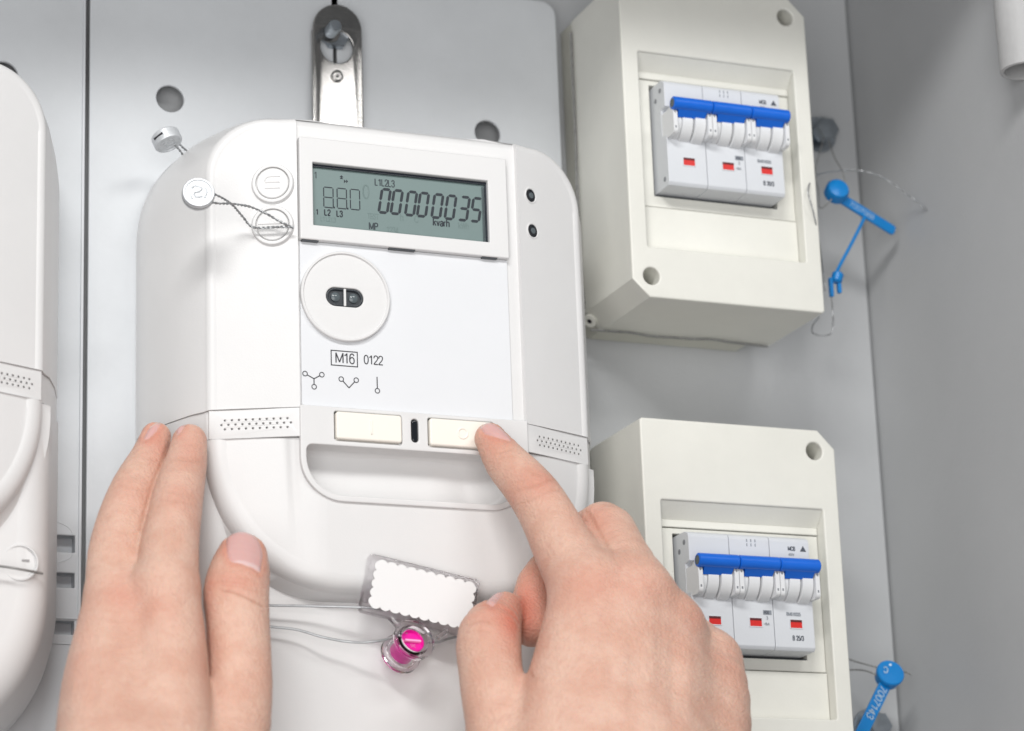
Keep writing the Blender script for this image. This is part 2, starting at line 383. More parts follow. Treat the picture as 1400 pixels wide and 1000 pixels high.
# ------------------------------------------------------------------ electricity meter
MX = -75.0
def yfront(X, Z=None):
    """front of the housing: flat middle, facets falling back to both sides"""
    h = np.abs(np.asarray(X, float) - MX)
    t = np.clip((h - 47) / 32.5, 0, 1)
    return np.where(h < 46.6, -78.0, -79.6 + 14.0 * (0.86 * t + 0.14 * t * t))
def shape_ring(hw, ztop, rx, rz, zbase, sgn=1):
    """outline: straight base at zbase, rounded far corners; list of (x, z) along the chain and the matching base points"""
    ch = [(MX - hw, zbase)]
    for k in range(24):
        a = math.radians(180 - 90 * k / 23)
        ch.append((MX - hw + rx + rx * math.cos(a), ztop - sgn * rz + sgn * rz * math.sin(a)))
    x_lo, x_hi = MX - hw + rx, MX + hw - rx
    xs_ = XS if x_lo < XS[0] - .2 else list(np.linspace(x_lo, x_hi, len(XS) + 2)[1:-1])
    for x in xs_: ch.append((x, ztop))
    for k in range(24):
        a = math.radians(90 - 90 * k / 23)
        ch.append((MX + hw - rx + rx * math.cos(a), ztop - sgn * rz + sgn * rz * math.sin(a)))
    ch.append((MX + hw, zbase))
    return np.array(ch)
def loft_slab(name, rings, yf_cap, mt, parent, sgn=1, smooth=32, yback=-4.0):
    """rings from back to front: (hw, ztop, rx, rz, zbase, s, dy): Y = yback + s*(cap - yback) + dy"""
    V = []; F = []; cap = shape_ring(*rings[-1][:5], sgn); n = len(cap)
    yc = yf_cap(cap[:, 0])
    for (hw, zt, rx, rz, zb, s, dy) in rings:
        c = shape_ring(hw, zt, rx, rz, zb, sgn); Y = yback + s * (yc - yback) + dy
        V += [(c[i, 0], Y[i], c[i, 1]) for i in range(n)] + [(c[i, 0], Y[i], zb) for i in range(1, n - 1)]
    tot = 2 * n - 2
    loop = list(range(n)) + list(range(tot - 1, n - 1, -1))
    for r in range(len(rings) - 1):
        a, b_ = r * tot, (r + 1) * tot
        for i in range(tot):
            p, q = loop[i], loop[(i + 1) % tot]; F.append((a + p, a + q, b_ + q, b_ + p))
    def capf(off, flip):
        for i in range(n - 1):
            t0, t1 = i, i + 1; b0 = n + i - 1 if i > 0 else 0; b1 = n + i if i + 1 < n - 1 else n - 1
            q = [t0, t1, b1, b0]; q = [j for k, j in enumerate(q) if j not in q[:k]]
            if len(q) > 2: F.append(tuple(off + j for j in (q[::-1] if flip else q)))
    capf(0, False); capf((len(rings) - 1) * tot, True)
    o = mesh(name, V, F, mt, parent, smooth)
    bm = bmesh.new(); bm.from_mesh(o.data); bmesh.ops.remove_doubles(bm, verts=bm.verts, dist=1e-7); bmesh.ops.recalc_face_normals(bm, faces=bm.faces); bm.to_mesh(o.data); bm.free()
    o.data.polygons.foreach_set('use_smooth', [True] * len(o.data.polygons)); o.data.set_sharp_from_angle(angle=math.radians(smooth))
    return o
def fillet(hw, zt, rx, rz, zb, rf, sgn, zbi=0.35, n=4):
    out = []
    for k in range(n + 1):
        a = math.radians(90 * k / n); d = rf * (1 - math.cos(a)); dy = rf * (1 - math.sin(a))
        out.append((hw - d, zt - sgn * d, rx - d * .6, rz - d * .6, zb + sgn * zbi * k / n, 1.0, dy))
    d += .7; out.append((hw - d, zt - sgn * d, rx - d * .6, rz - d * .6, zb + sgn * (zbi + .12), 1.0, 0.0))   # keeps the flat face flat
    return out
meter = thing('electricity_meter', (MX, PY, -170), 'white three-phase electricity meter being pressed by a finger, its grey display reading 00000035 kvarh', 'electricity meter', 'electricity meters on the plates')
facet_x = [MX + s * h for s in (-1, 1) for h in (46.6, 47.0)]
XS = sorted([-121.5, -122.0, -28.5, -28.0] + list(np.linspace(-128, -22, 9)))
Z0, Z1 = -48.9, -60.4          # band with vents lies between
body_rings = [(92, 80, 46, 46, Z0, 0.0, 0), (95, 83, 49, 49, Z0, 0.22, 0), (93.5, 82, 47, 47, Z0, 0.42, 0), (89, 79, 42, 42, Z0, 0.66, 0), (84, 74, 32, 32, Z0, 0.86, 0)]
loft_slab('housing', body_rings + fillet(80.3, 70.3, 23, 23, Z0, 3.2, 1, zbi=.12), yfront, 'meter_white', meter)
band_rings = [(r[0], Z1, 1, 1, Z0 - .2, r[5], r[6]) for r in body_rings]
def flat_band(rings): return [(hw, zt + .2, .2, .2, zb, s, dy) for (hw, zt, rx, rz, zb, s, dy) in rings]
bf = [(80.3 - 3.2 * (1 - math.cos(math.radians(a))), Z1, 1, 1, Z0 - .2, 1.0, 3.2 * (1 - math.sin(math.radians(a)))) for a in (0, 22, 45, 67, 90)]
band = loft_slab('vent_band', flat_band(band_rings + bf), lambda x: yfront(x) + 1.3, 'meter_trim', meter, sgn=-1)
# facet cover strips of the band with real vent holes
for s in (-1, 1):
    xa, xb = (MX - 79.2, MX - 47.2) if s < 0 else (MX + 47.2, MX + 79.2)
    holes = []
    xc = -137.6 if s < 0 else -11.2
    for row in range(3):
        n_ = 10 if row != 1 else 11
        for k in range(n_):
            holes.append(circ(xc + (k - (n_ - 1) / 2) * (2.45 if s < 0 else 2.3), -54.9 + (row - 1) * 1.75, 0.46, 8))
    plate('vent_strip', rrect(xa, xb, Z1 + .06, Z0 - .1, .1), holes, 0, 1.25, 'meter_trim', band, bev=0.12, warp=lambda x, z: yfront(np.clip(x, MX - 79.5, MX + 79.5)), res=1)
    plate('vent_shade_backing', rrect(xc - 15, xc + 15, -58, -52, .2), [], 0.95, 0.3, 'vent_dark', band, bev=0.05, warp=lambda x, z: yfront(x), res=1)  # dark grey backing stands in for the shade inside the holes
# terminal cover: deep body and the raised shield with its U-shaped lower edge
ZT = Z1 - .1
def flat58(x): return np.full_like(np.asarray(x, float), -69.0) + 0.0009 * (np.asarray(x) - MX) ** 2
tc_r = [(92, -190, 50, 56, ZT, 0.0, 0), (95, -194, 54, 60, ZT, .3, 0), (92.6, -193, 53, 60, ZT, .54, 0)]
cover = loft_slab('terminal_cover', tc_r + fillet(86.0, -189, 50, 56, ZT, 14, -1, n=9), flat58, 'meter_white', meter, sgn=-1)
sh_r = [(88.8, -124, 52, 57, ZT, 0.64, 0), (84.3, -122, 51, 57, ZT, .86, 0)]
shield = loft_slab('terminal_shield', sh_r + fillet(80.3, -120.0, 50, 56.5, ZT, 6.5, -1, zbi=.12, n=9), lambda x: -79.4 + 14.0 * (np.clip(np.abs(np.asarray(x, float) - MX) - 38, 0, 99) / 41.5) ** 1.4, 'meter_white', meter, sgn=-1, smooth=50)
# hand grip pocket cut into the shield, with its rim
def rounded_prism(outline, yf, depth, r):
    return plate('cut', outline, [], yf, depth, None, bev=r, res=6)
cut = rounded_prism(rrect(-120.4, -29.9, -83.4, -62.9, (15, 15, 3, 3), 8), -86, 17.5, 2.8)
boolean(shield, cut); shield.modifiers.clear()
# button bar: one plate with the grip's rim
bar = plate('button_bar', rrect(-122.3, -27.9, -85.4, -48.0, (17, 17, .5, .5), 12), [rrect(-108.6, -81.0, -61.4, -49.6, 1.0), rrect(-70.2, -42.6, -61.4, -49.6, 1.0), oval(-75.6, -55.3, 3.0, 9.4), rrect(-119.9, -30.4, -82.9, -63.4, (14.5, 14.5, 2.5, 2.5), 10)], -80.5, 2.2, 'meter_trim', meter, bev=0.5)
for x0, glyph in ((-108.2, 'I'), (-69.8, 'O')):
    bt = plate('push_button', rrect(x0, x0 + 26.8, -61.0, -50.0, 1.2), [], -81.8, 3.0, 'button_cream', meter, bev=0.7)
    cx = x0 + 14.2
    if glyph == 'I': box('button_mark', cx - .4, cx + .4, -82.2, -81.7, -58.3, -53.0, 'button_cream', bt, .1)
    else: lathe('button_mark', [(1.7, 0), (2.35, 0), (2.35, .25), (2.0, .36), (1.7, .25), (1.7, 0)], (x0 + 13.6, -81.78, -55.4), (0, -1, 0), 'button_cream', bt, 24)
plate('status_lens', oval(-75.6, -55.3, 2.5, 8.9), [], -80.3, 1.6, 'black_lens', meter, bev=0.5)
# label field and right-hand channel
plate('label_field', rrect(-121.0, -33.6, -48.8, 18.9, (2, .5, .5, .5)), [], -78.9, 0.8, 'label_white', meter, bev=0.15)
LY = -78.98
text('label_text', 'M16', 5.6, U(459.5, 495.8, LY - .02), 'ink', meter)
text('label_text', '0122', 5.0, U(498, 497.5, LY - .02), 'ink', meter)
a, c = U(452, 479, LY), U(489.5, 502, LY)
plate('label_box', rrect(a[0], c[0], c[2] - .2, a[2] + .2, 0), [rrect(a[0] + .4, c[0] - .4, c[2] + .2, a[2] - .2, 0)], LY - .02, .06, 'ink', meter, bev=0.01, res=0)
def schema(pts, lines):
    mb = MB(); P = [U(x, y, LY - .02) for x, y in pts]
    for i, j in lines:
        d = P[j] - P[i]; d /= np.linalg.norm(d); nrm = np.array([-d[2], 0, d[0]]) * .2
        A = P[i] + d * (1.0 if i < 9 and (i, 'c') in CIRC else 0); B = P[j] - d * (1.0 if (j, 'c') in CIRC else 0)
        y2 = np.array([0, .05, 0])
        mb.add([A + nrm, B + nrm, B - nrm, A - nrm, A + nrm + y2, B + nrm + y2, B - nrm + y2, A - nrm + y2], [(0, 1, 2, 3), (7, 6, 5, 4), (0, 4, 5, 1), (1, 5, 6, 2), (2, 6, 7, 3), (3, 7, 4, 0)])
    for i, _ in CIRC:
        mb.add(*latheg([(.78, 0), (1.1, 0), (1.1, .06), (.78, .06), (.78, 0)], P[i], (0, -1, 0), 16))
    mb.build('wiring_symbol', 'ink', meter)
CIRC = {(0, 'c'), (1, 'c'), (2, 'c')}; schema([(417, 511), (440, 512.5), (429.5, 529), (429.3, 518)], [(0, 3), (1, 3), (2, 3)])
CIRC = {(0, 'c'), (1, 'c')}; schema([(466.5, 518.5), (487, 520), (477.2, 530.5)], [(0, 2), (1, 2)])
CIRC = {(1, 'c')}; schema([(515.5, 515.5), (516, 534.5)], [(0, 1)])
# optical port
port = plate('optical_port', circ(-103, -2.9, 18.3, 64), [oval(-103.2, -3.2, 15.4, 7.6)], -80.2, 1.7, 'meter_white', meter, bev=0.5)
lathe('port_rim', [(17.2, 0), (18.35, 0), (18.35, .5), (18.0, .8), (17.5, .8), (17.2, .4), (17.2, 0)], (-103, -80.1, -2.9), (0, -1, 0), 'meter_white', port, 64)
plate('port_socket', oval(-103.2, -3.2, 15.2, 7.4), [oval(-103.2, -3.2, 13.2, 5.6)], -79.9, 1.0, 'dark_plastic', port, bev=0.3)
plate('port_window', oval(-103.2, -3.2, 13.6, 6.0), [], -79.15, .3, 'dark_plastic', port, bev=0.1)
for dx in (-3.7, 3.7): lathe('port_eye', [(1.9, 0), (1.9, .3), (1.4, .7), (.5, .9)], (-103.2 + dx, -79.3, -3.2), (0, -1, 0), 'lens_grey', port, 20)
box('port_clip', -103.7, -102.8, -80.5, -79.4, -6.8, .2, 'meter_trim', port, .2)
# display bezel
BZ = plate('display_bezel', rrect(-121.4, -33.4, 19.0, 61.6, .6), [rrect(-115.9, -41.7, 25.2, 51.3, .2)], -81.2, 3.2, 'meter_trim', meter, bev=0.5)
for x0, x1, z in ((-120.6, -113.8, 18.78), (-84.5, -73.6, 18.78), (-45, -38.5, 18.78)):
    box('bezel_notch', x0, x1, -80.6, -78.6, z - .32, z + .32, 'dark_plastic', BZ)
DY = -78.35
disp = plate('display', rrect(-116.6, -41.0, 24.6, 52.0, .1), [], DY, .3, 'lcd', meter, bev=0.05)
fr = plate('display_frame', rrect(-116.2, -41.4, 24.9, 51.7, .1), [rrect(-115.6, -42.3, 25.3, 50.2, .1)], DY - .9, .9, 'lcd_frame', disp, bev=0.05)
for x in (-42.7, -43.3): box('display_edge', x - .12, x + .12, DY - .6, DY - .1, 25.6, 49.4, 'lens_grey', disp)
TY = DY - .06
def seg_digit(x, z, w, h, on, slant, t, mt, gap=.12):
    mb = MB(); hw, hh = w / 2, h / 2
    S = {'a': ((0, h), (w, h)), 'g': ((0, hh), (w, hh)), 'd': ((0, 0), (w, 0)), 'f': ((0, hh), (0, h)), 'e': ((0, 0), (0, hh)), 'b': ((w, hh), (w, h)), 'c': ((w, 0), (w, hh))}
    for k in on:
        (ax, az), (bx, bz) = S[k]; d = np.array([bx - ax, bz - az], float); L_ = np.linalg.norm(d); d /= L_; nn = np.array([-d[1], d[0]]) * t / 2
        A = np.array([ax, az]) + d * gap; B = np.array([bx, bz]) - d * gap
        hexa = [A, A + d * t / 2 + nn, B - d * t / 2 + nn, B, B - d * t / 2 - nn, A + d * t / 2 - nn]
        P = [(x + p[0] + p[1] * slant, TY - .03, z + p[1]) for p in hexa]; Q = [(p[0], TY + .03, p[2]) for p in P]
        mb.add(P + Q, [(0, 5, 4, 3, 2, 1), tuple(range(6, 12))] + [(i, (i + 1) % 6, 6 + (i + 1) % 6, 6 + i) for i in range(6)])
    mb.build('display_digit', mt, disp)
SEG = {'0': 'abcdef', '3': 'abgcd', '5': 'afgcd', '8': 'abcdefg'}
zoom = lambda zx, zy: (400 + zx / 4.667, 210 + zy / 4.667)
xs8 = [543, 622, 716, 794, 888, 974, 1062, 1142]
for i, (zx, ch) in enumerate(zip(xs8, '00000035')):
    p = U(*zoom(zx + 3 - (zx - 543) * .022, 374 + (zx - 543) * .093), TY)
    seg_digit(p[0] + .25, p[2], 3.55, 9.9, SEG[ch], .17, 1.15, 'lcd_ink')
for zx, ch in zip((196, 282, 366), '880'):
    p = U(*zoom(zx + 4, 342 + (zx - 196) * .08), TY); seg_digit(p[0], p[2], 3.9, 8.4, SEG[ch], .0, 0.42, 'lcd_ink', .16)
    if ch == '8':
        q = U(*zoom(zx + 69, 345 + (zx - 196) * .08), TY); box('display_dot', q[0] - .35, q[0] + .35, TY - .03, TY + .03, q[2] - .35, q[2] + .35, 'lcd_ink', disp)
for zx, zy, s, sz, mt_, bo in ((527, 203, 'L1L2L3', 3.9, 'lcd_ink_faint', .02), (139, 157, '1', 3.7, 'lcd_ink_faint', .01), (140, 388, '.1', 3.1, 'lcd_ink', .04), (205, 394, 'L2', 3.4, 'lcd_ink', .045), (283, 402, 'L3', 3.4, 'lcd_ink', .045), (491, 484, 'MP', 4.0, 'lcd_ink_faint', .03), (899, 459, 'kvarh', 3.9, 'lcd_ink', .035)):
    text('display_text', s, sz, U(*zoom(zx, zy), TY), mt_, disp, sx=.88 if s != 'kvarh' else .95, bold=bo)
for zx, zy, s, sz in ((480, 415, 'TEST', 3.2), (600, 505, '1234', 3.6), (1060, 478, 'kWh', 3.6), (450, 285, '0', 8), (690, 430, 'h', 4), (780, 440, 'C', 4), (180, 430, 'L1 L2 L3', 2.6)):
    text('display_ghost', s, sz, U(*zoom(zx, zy), TY + .02), 'lcd_ghost', disp, sx=.9)
def tri(zx, zy, s, d):
    c_ = U(*zoom(zx, zy), TY); v = {'up': [(-s, 0), (s, 0), (0, s * 1.1)], 'right': [(0, -s), (s * 1.1, 0), (0, s)]}[d]
    P = [(c_[0] + a_, TY - .03, c_[2] + b_) for a_, b_ in v]; Q = [(x, TY + .03, z) for x, _, z in P]
    mesh('display_arrow', P + Q, [(0, 1, 2), (5, 4, 3), (0, 3, 4, 1), (1, 4, 5, 2), (2, 5, 3, 0)], 'lcd_ink', disp)
tri(312, 152, .8, 'up'); tri(312, 163, .7, 'up'); tri(328, 178, .75, 'right'); tri(342, 178, .75, 'right')
# facet screws with bosses, status eyes
fn = np.array([-0.40, -0.917, 0.0])
for k, (px, py) in enumerate(((371, 254), (371, 311))):
    p = U(px, py, -74.3); c0 = np.array([p[0], float(yfront(p[0])), p[2]])
    boss = lathe('screw_boss', [(8.6, -1.0), (8.3, .6), (7.9, 1.3), (7.4, 1.45), (6.75, 1.3), (6.65, -.6)], c0, fn, 'meter_white', meter, 48)
    cap = lathe('screw_cap', [(6.3, -.8), (6.3, .8), (6.0, 1.15), (0.4, 1.2)], c0, fn, 'meter_white', boss, 48)
    X, Y, Z = frame_from(fn); up = np.array([0, 0, 1.0]); rt = np.cross(fn, up) * -1; rt /= np.linalg.norm(rt)
    top = c0 + fn * 1.22
    if rt[0] < 0: rt = -rt
    if k == 0:
        for pts in ([(3.0, 2.7), (-1.2, 2.7), (-2.6, 2.0), (-2.9, .9)], [(-2.9, .35), (3.0, .35)], [(-2.9, -2.1), (3.0, -2.1)]):
            mesh('cap_mark', *tubeg(catmull([top + rt * a_ + up * b_ for a_, b_ in pts], 5), .26, 6), 'meter_trim', cap)
    else:
        mesh('cap_slot', *tubeg(np.array([top + rt * a_ + up * .5 for a_ in (-5.6, -2, 2, 5.6)]), .3, 6), 'meter_trim', cap)
for px, py in ((723, 270), (726, 318)):
    p = U(px, py, -75); X0 = p[0]; c0 = np.array([X0, float(yfront(X0)), p[2]]); n2 = np.array([.40, -.917, 0])
    eye = lathe('status_eye', [(3.4, -.5), (3.4, .12), (3.1, .28), (2.8, .12), (2.7, -.2)], c0, n2, 'meter_white', meter, 32)
    lathe('eye_lens', [(2.75, -.2), (2.7, .05), (1.5, .2), (0.3, .25)], c0, n2, 'black_lens', eye, 24)
    lathe('eye_core', [(1.3, .2), (1.2, .45), (.3, .55)], c0, n2, 'lens_grey', eye, 16)
# terminal cover screws
for X0 in (-2.6, -147.4):
    c0 = np.array([X0, float(flat58(X0)), -122.6])
    sb = lathe('cover_screw', [(7.0, -2), (7.0, .3), (6.7, .7), (6.3, .7), (6.1, -.6)], c0, (0, -1, 0), 'meter_white', meter, 40)
    lathe('screw_head', [(5.9, -1.5), (5.9, -.5), (5.5, -.15), (.3, -.1)], c0, (0, -1, 0), 'meter_white', sb, 40)
    box('screw_slot', X0 - 3.6, X0 + 3.6, c0[1] - .05, c0[1] + .3, -122.2, -121.2, 'vent_dark', sb, .1)
meter2 = copy_thing(meter, (-223.5, 0, 10.8), 'white electricity meter seen only in part, on the plate with three rectangular slots')
w = [U(-40, 773, -73), U(0, 774.5, -71), U(30, 779, -70), U(58, 784.5, -64)]
tag(mesh('seal_wire', *tubeg(catmull(w, 6), .5, 8), 'wire_dark'), 'plain wire through the cover screw of the half-seen meter', 'wire')

# ------------------------------------------------------------------ hanging bracket and its bolt
hb = thing('hanging_bracket', (-81.5, -12, 60), 'polished steel hanging strip with a keyhole standing up behind the meter', 'bracket')
keyhole = [(x, z) for x, z in circ(-82.0, 131.2, 7.3, 40)]
plate('strip', rrect(-92.8, -70.8, 45, 150.0, (0, 0, 10.9, 10.9), 12), [keyhole], -14.5, 1.8, 'steel', hb, bev=.5, warp=lambda x, z: 0.037 * np.clip(z - 95, 0, 99) - .0016 * np.clip(z - 95, 0, 99) ** 2)
for xe in (-92.3, -71.3):
    box('strip_edge', xe - .75, xe + .75, -15.2, -13.2, 46, 138, 'steel', hb, .4)
lathe('rivet', [(2.6, 0), (2.6, .5), (2.2, .7), (1.7, .7), (1.6, .2), (.9, .2), (.8, .6), (.2, .7)], (-82.1, -15.0, 117.8), (0, -1, 0), 'steel', hb, 28)
bolt = thing('threaded_bolt', (-81, PY, 139), 'zinc threaded bolt with nut sticking out through the top of the hanging strip', 'bolt')
p0, p1 = U(450, 46, -14), U(463, 30, -26); bd = (p1 - p0) / np.linalg.norm(p1 - p0)
prof = []
for k in range(15): prof += [(2.9, k * .9), (2.5, k * .9 + .45)]
prof += [(2.3, 13.8), (.2, 14.0)]
lathe('thread', prof, p0 - bd * 5, bd, 'zinc', bolt, 20)
lathe('nut', [(5.6, 0), (6.1, .6), (6.1, 3.6), (5.6, 4.4), (3.4, 4.4)], (-81.6, PY - .2, 137.2), (0, -1, .05), 'zinc', bolt, 6, smooth=20)
lathe('washer', [(4.6, 0), (4.6, .8), (2.6, .8)], p0 + bd * .2, bd, 'steel', bolt, 28)

# ------------------------------------------------------------------ breaker enclosures
def make_enclosure():
    e = thing('breaker_enclosure', (73, 0, 14), 'x', 'enclosure', 'breaker enclosures on the cabinet back')
    outl = [(28.5, 21.6), (36.0, 14.0), (117.3, 14.0), (118.3, 15.0), (118.3, 150.6), (110.6, 158.4), (29.5, 158.4), (28.5, 157.4)]
    window = rrect(36.3, 110.8, 36.2, 124.2, .8, 3)
    cov = plate('cover', outl, [window, circ(108.6, 149.2, 3.75, 28), circ(37.3, 23.3, 3.75, 28)], -65, 51, 'cream_box', e, bev=0.8)
    base = [(29.3, 21.6), (36.4, 14.8), (108, 14.8), (117.4, 22), (117.4, 150.2), (110.2, 157.6), (29.3, 157.6)]
    plate('base', base, [], -13.8, 13.6, 'box_base', e, bev=.5)
    lathe('corner_screw', [(3.2, 0), (3.2, 1), (2.4, 1.6), (.2, 1.8)], (108.6, -46, 149.2), (0, -1, 0), 'zinc', e, 20)
    lathe('corner_screw', [(3.2, 0), (3.2, 1), (2.4, 1.6), (.2, 1.8)], (37.3, -46, 23.3), (0, -1, 0), 'zinc', e, 20)
    # window: sloped head, stepped floor
    v = [(36.4, -64.2, 124.1), (110.7, -64.2, 124.1), (110.7, -58.6, 117.6), (36.4, -58.6, 117.6), (36.4, -55, 124.1), (110.7, -55, 124.1), (36.4, -55, 117.6), (110.7, -55, 117.6)]
    mesh('window_head', v, [(0, 1, 2, 3), (0, 4, 5, 1), (3, 2, 7, 6), (0, 3, 6, 4), (1, 5, 7, 2), (4, 6, 7, 5)], 'cream_box', cov)
    plate('window_strip', rrect(36.5, 110.6, 114.4, 117.5, .2), [], -59.0, 4, 'cream_box', cov, bev=.25)
    plate('window_plate', rrect(36.5, 110.6, 56.6, 114.0, .2), [rrect(43.6, 102.2, 61.5, 111.8, .4)], -58.6, 4, 'cream_box', cov, bev=.25)
    plate('window_strip', rrect(36.5, 110.6, 36.4, 56.2, .2), [], -59.3, 4, 'cream_box', cov, bev=.25)
    ear = thing  # lug at the rear corner for the sealing wire
    lathe('sealing_lug', [(3.0, 0), (3.0, 1.6), (1.2, 1.6), (1.1, .4)], (30.8, -16.2, 18.4), (-.55, -.3, -.6), 'cream_box', e, 20)
    lathe('lug_hole', [(1.0, 1.5), (.9, 1.62), (.1, 1.62)], (30.8, -16.2, 18.4), (-.55, -.3, -.6), 'ink', e, 12)
    return e
enc = make_enclosure()
enc['label'] = 'cream plastic breaker enclosure showing its underside, mounted above the other enclosure'
DZ = -196.6
enc2 = copy_thing(enc, (0, 0, DZ), 'cream plastic breaker enclosure partly hidden by the pointing hand, mounted below the other enclosure')

def make_breaker(rating, code):
    r = thing('circuit_breaker', (73, -58, 62), 'x', 'circuit breaker', 'three-pole circuit breakers')
    W = 18.4; X0 = 45.0
    for i in range(3):
        xa, xb = X0 + i * W + .1, X0 + (i + 1) * W - .1
        zt, zb = 110.9, 62.9
        # side profile of one pole (Y, Z), extruded in X
        prof = [(-30, zb - .8), (-30, zt), (-66.6, zt), (-69.4, zt - 1.2), (-70.0, zt - 2.6), (-70.0, 98.2), (-66, 97.6), (-66, 85.8), (-70.0, 85.2), (-70.2, zb + 1.4), (-69.2, zb)]
        bm = bmesh.new()
        va = [bm.verts.new((xa, y, z)) for y, z in prof]; vb = [bm.verts.new((xb, y, z)) for y, z in prof]
        bm.faces.new(va[::-1]); bm.faces.new(vb)
        for k in range(len(prof)): bm.faces.new((va[k], va[(k + 1) % len(prof)], vb[(k + 1) % len(prof)], vb[k]))
        bmesh.ops.recalc_face_normals(bm, faces=bm.faces)
        bmesh.ops.bevel(bm, geom=list(bm.edges), offset=.35, segments=2, affect='EDGES', profile=.5)
        bm.verts.index_update(); v = [tuple(q.co) for q in bm.verts]; f = [tuple(q.index for q in g.verts) for g in bm.faces]; bm.free()
        pole = mesh('pole', v, f, 'breaker_grey', r, 40)
        # fine joint line on the face
        # white drum in three widths
        for (u0, u1, rad) in ((2.2, 5.2, 8.0), (5.2, 10.4, 8.5), (10.9, 16.2, 8.9)):
            lathe('toggle_drum', [(rad - .5, 0), (rad, .3), (rad, u1 - u0 - .3), (rad - .5, u1 - u0)], (xa + u0, -67.2, 90.8), (1, 0, 0), 'breaker_white', pole, 40)
        for u in (0.2, 16.4):
            g = rrect(-77.2, -66, 83.6, 95.6, (2.0, .1, .1, 3.2), 5)   # guards beside the drum (Y, Z)
            mb = MB(); n = len(g)
            mb.add([(xa + u, y, z) for y, z in g] + [(xa + u + 1.9, y, z) for y, z in g], [tuple(range(n)), tuple(range(2 * n - 1, n - 1, -1))] + [(k, n + k, n + (k + 1) % n, (k + 1) % n) for k in range(n)])
            gd = mb.build('drum_guard', 'breaker_white', pole, 25)
            for z in (93.2, 86.4): box('guard_slot', xa + u + .6, xa + u + 1.3, -77.28, -76.9, z - .5, z + .5, 'breaker_line', gd)
        tg = lathe('toggle', [(2.4, 0), (2.9, .4), (2.9, W - .7), (2.5, W - .3)] , (xa - .05, -77.2, 96.8), (1, 0, 0), 'toggle_blue', r, 28)
        mesh('toggle_paddle', [(xa + 2.3, -79.2, 95.2), (xa + W - 2.6, -79.2, 95.2), (xa + W - 2.8, -75.6, 91.4), (xa + 3.0, -75.6, 91.4), (xa + 2.3, -75.5, 98.2), (xa + W - 2.6, -75.5, 98.2), (xa + W - 2.8, -71.0, 96.0), (xa + 3.0, -71.0, 96.0)],
             [(0, 1, 2, 3), (4, 7, 6, 5), (0, 4, 5, 1), (3, 2, 6, 7), (0, 3, 7, 4), (1, 5, 6, 2)], 'toggle_blue', tg)
        if i == 0: lathe('toggle_bore', [(1.9, -.12), (1.9, .3), (.2, .3)], (xa - .05, -77.2, 96.8), (1, 0, 0), 'lens_grey', tg, 20)
        xc = xa + 9.9
        plate('indicator_frame', rrect(xc - 3.0, xc + 3.0, 71.9, 76.0, .15), [rrect(xc - 2.65, xc + 2.65, 72.3, 75.6, .1)], -70.4, .6, 'breaker_grey', pole, bev=.08, res=1)
        plate('indicator', rrect(xc - 2.7, xc + 2.7, 72.2, 75.7, .05), [], -70.3, .2, 'red_flag', pole, bev=.03, res=0)
        box('indicator_shade', xc - 2.6, xc + 2.6, -70.42, -70.25, 74.7, 75.6, 'red_shade', pole)  # dark red strip, shade below the frame's upper edge put in as colour
        if i == 1:
            for u in (-1.9, 0, 1.9):
                for zz in (107.8, 106.0): box('terminal_mark', xc + u - .22, xc + u + .22, -70.08, -69.95, zz - .6, zz + .6, 'breaker_ink_pale', pole)
            text('pole_print', '400', 1.7, (xc + 4.0, -70.28, 77.6), 'breaker_ink', pole, bold=.05)
            box('pole_print', xc + 3.6, xc + 7.4, -70.25, -70.1, 77.3, 79.1, 'breaker_ink_pale', pole)
            text('pole_print', '3', 1.7, (xc + 5.0, -70.28, 75.3), 'breaker_ink_pale', pole, bold=.03)
            text('pole_print', '~6kA', 1.5, (xc + 3.6, -70.28, 72.9), 'breaker_ink_pale', pole, bold=.02)
        if i == 2:
            text('pole_print', 'MCB', 2.3, (xc - 1.4, -70.1, 104.6), 'breaker_ink', pole, bold=.05, sx=.85)
            v3 = [(xc + 4.0, -70.1, 104.4), (xc + 6.9, -70.1, 104.4), (xc + 5.45, -70.1, 106.8)]
            mesh('pole_print', v3 + [(x, -69.9, z) for x, _, z in v3], [(0, 1, 2), (5, 4, 3), (0, 3, 4, 1), (1, 4, 5, 2), (2, 5, 3, 0)], 'breaker_ink', pole)
            text('pole_print', '400V', 1.5, (xc - 1.4, -70.1, 102.4), 'breaker_ink_pale', pole, bold=.03)
            text('pole_print', code, 1.75, (xc - 4.1, -70.28, 77.4), 'breaker_ink_pale', pole, bold=.05, sx=.95)
            text('pole_print', rating, 2.6, (xc - 1.9, -70.28, 67.2), 'breaker_ink', pole, bold=.04, sx=.8)
    for y, z in ((-66, 106.5), (-61.3, 103.5), (-66.4, 66.4)):
        lathe('side_hole', [(1.1, 0), (1.1, .1), (.2, .1)], (X0 + .08, y, z), (-1, 0, 0), 'breaker_line', r, 14)
    box('gap_shade_bar', 43.9, 102.0, -58, -30, 61.6, 62.0, 'dark_plastic', r)  # dark bar added in place of the shade under the poles
    return r
br = make_breaker('B 20/3', 'BM618320'); br['label'] = 'three-pole circuit breaker with blue toggles marked B 20/3, fully in view'
br2 = make_breaker('B 25/3', 'BM618325'); br2.location.z += DZ * MM; br2['label'] = 'three-pole circuit breaker with blue toggles, marked B 25/3, partly behind the pointing hand'

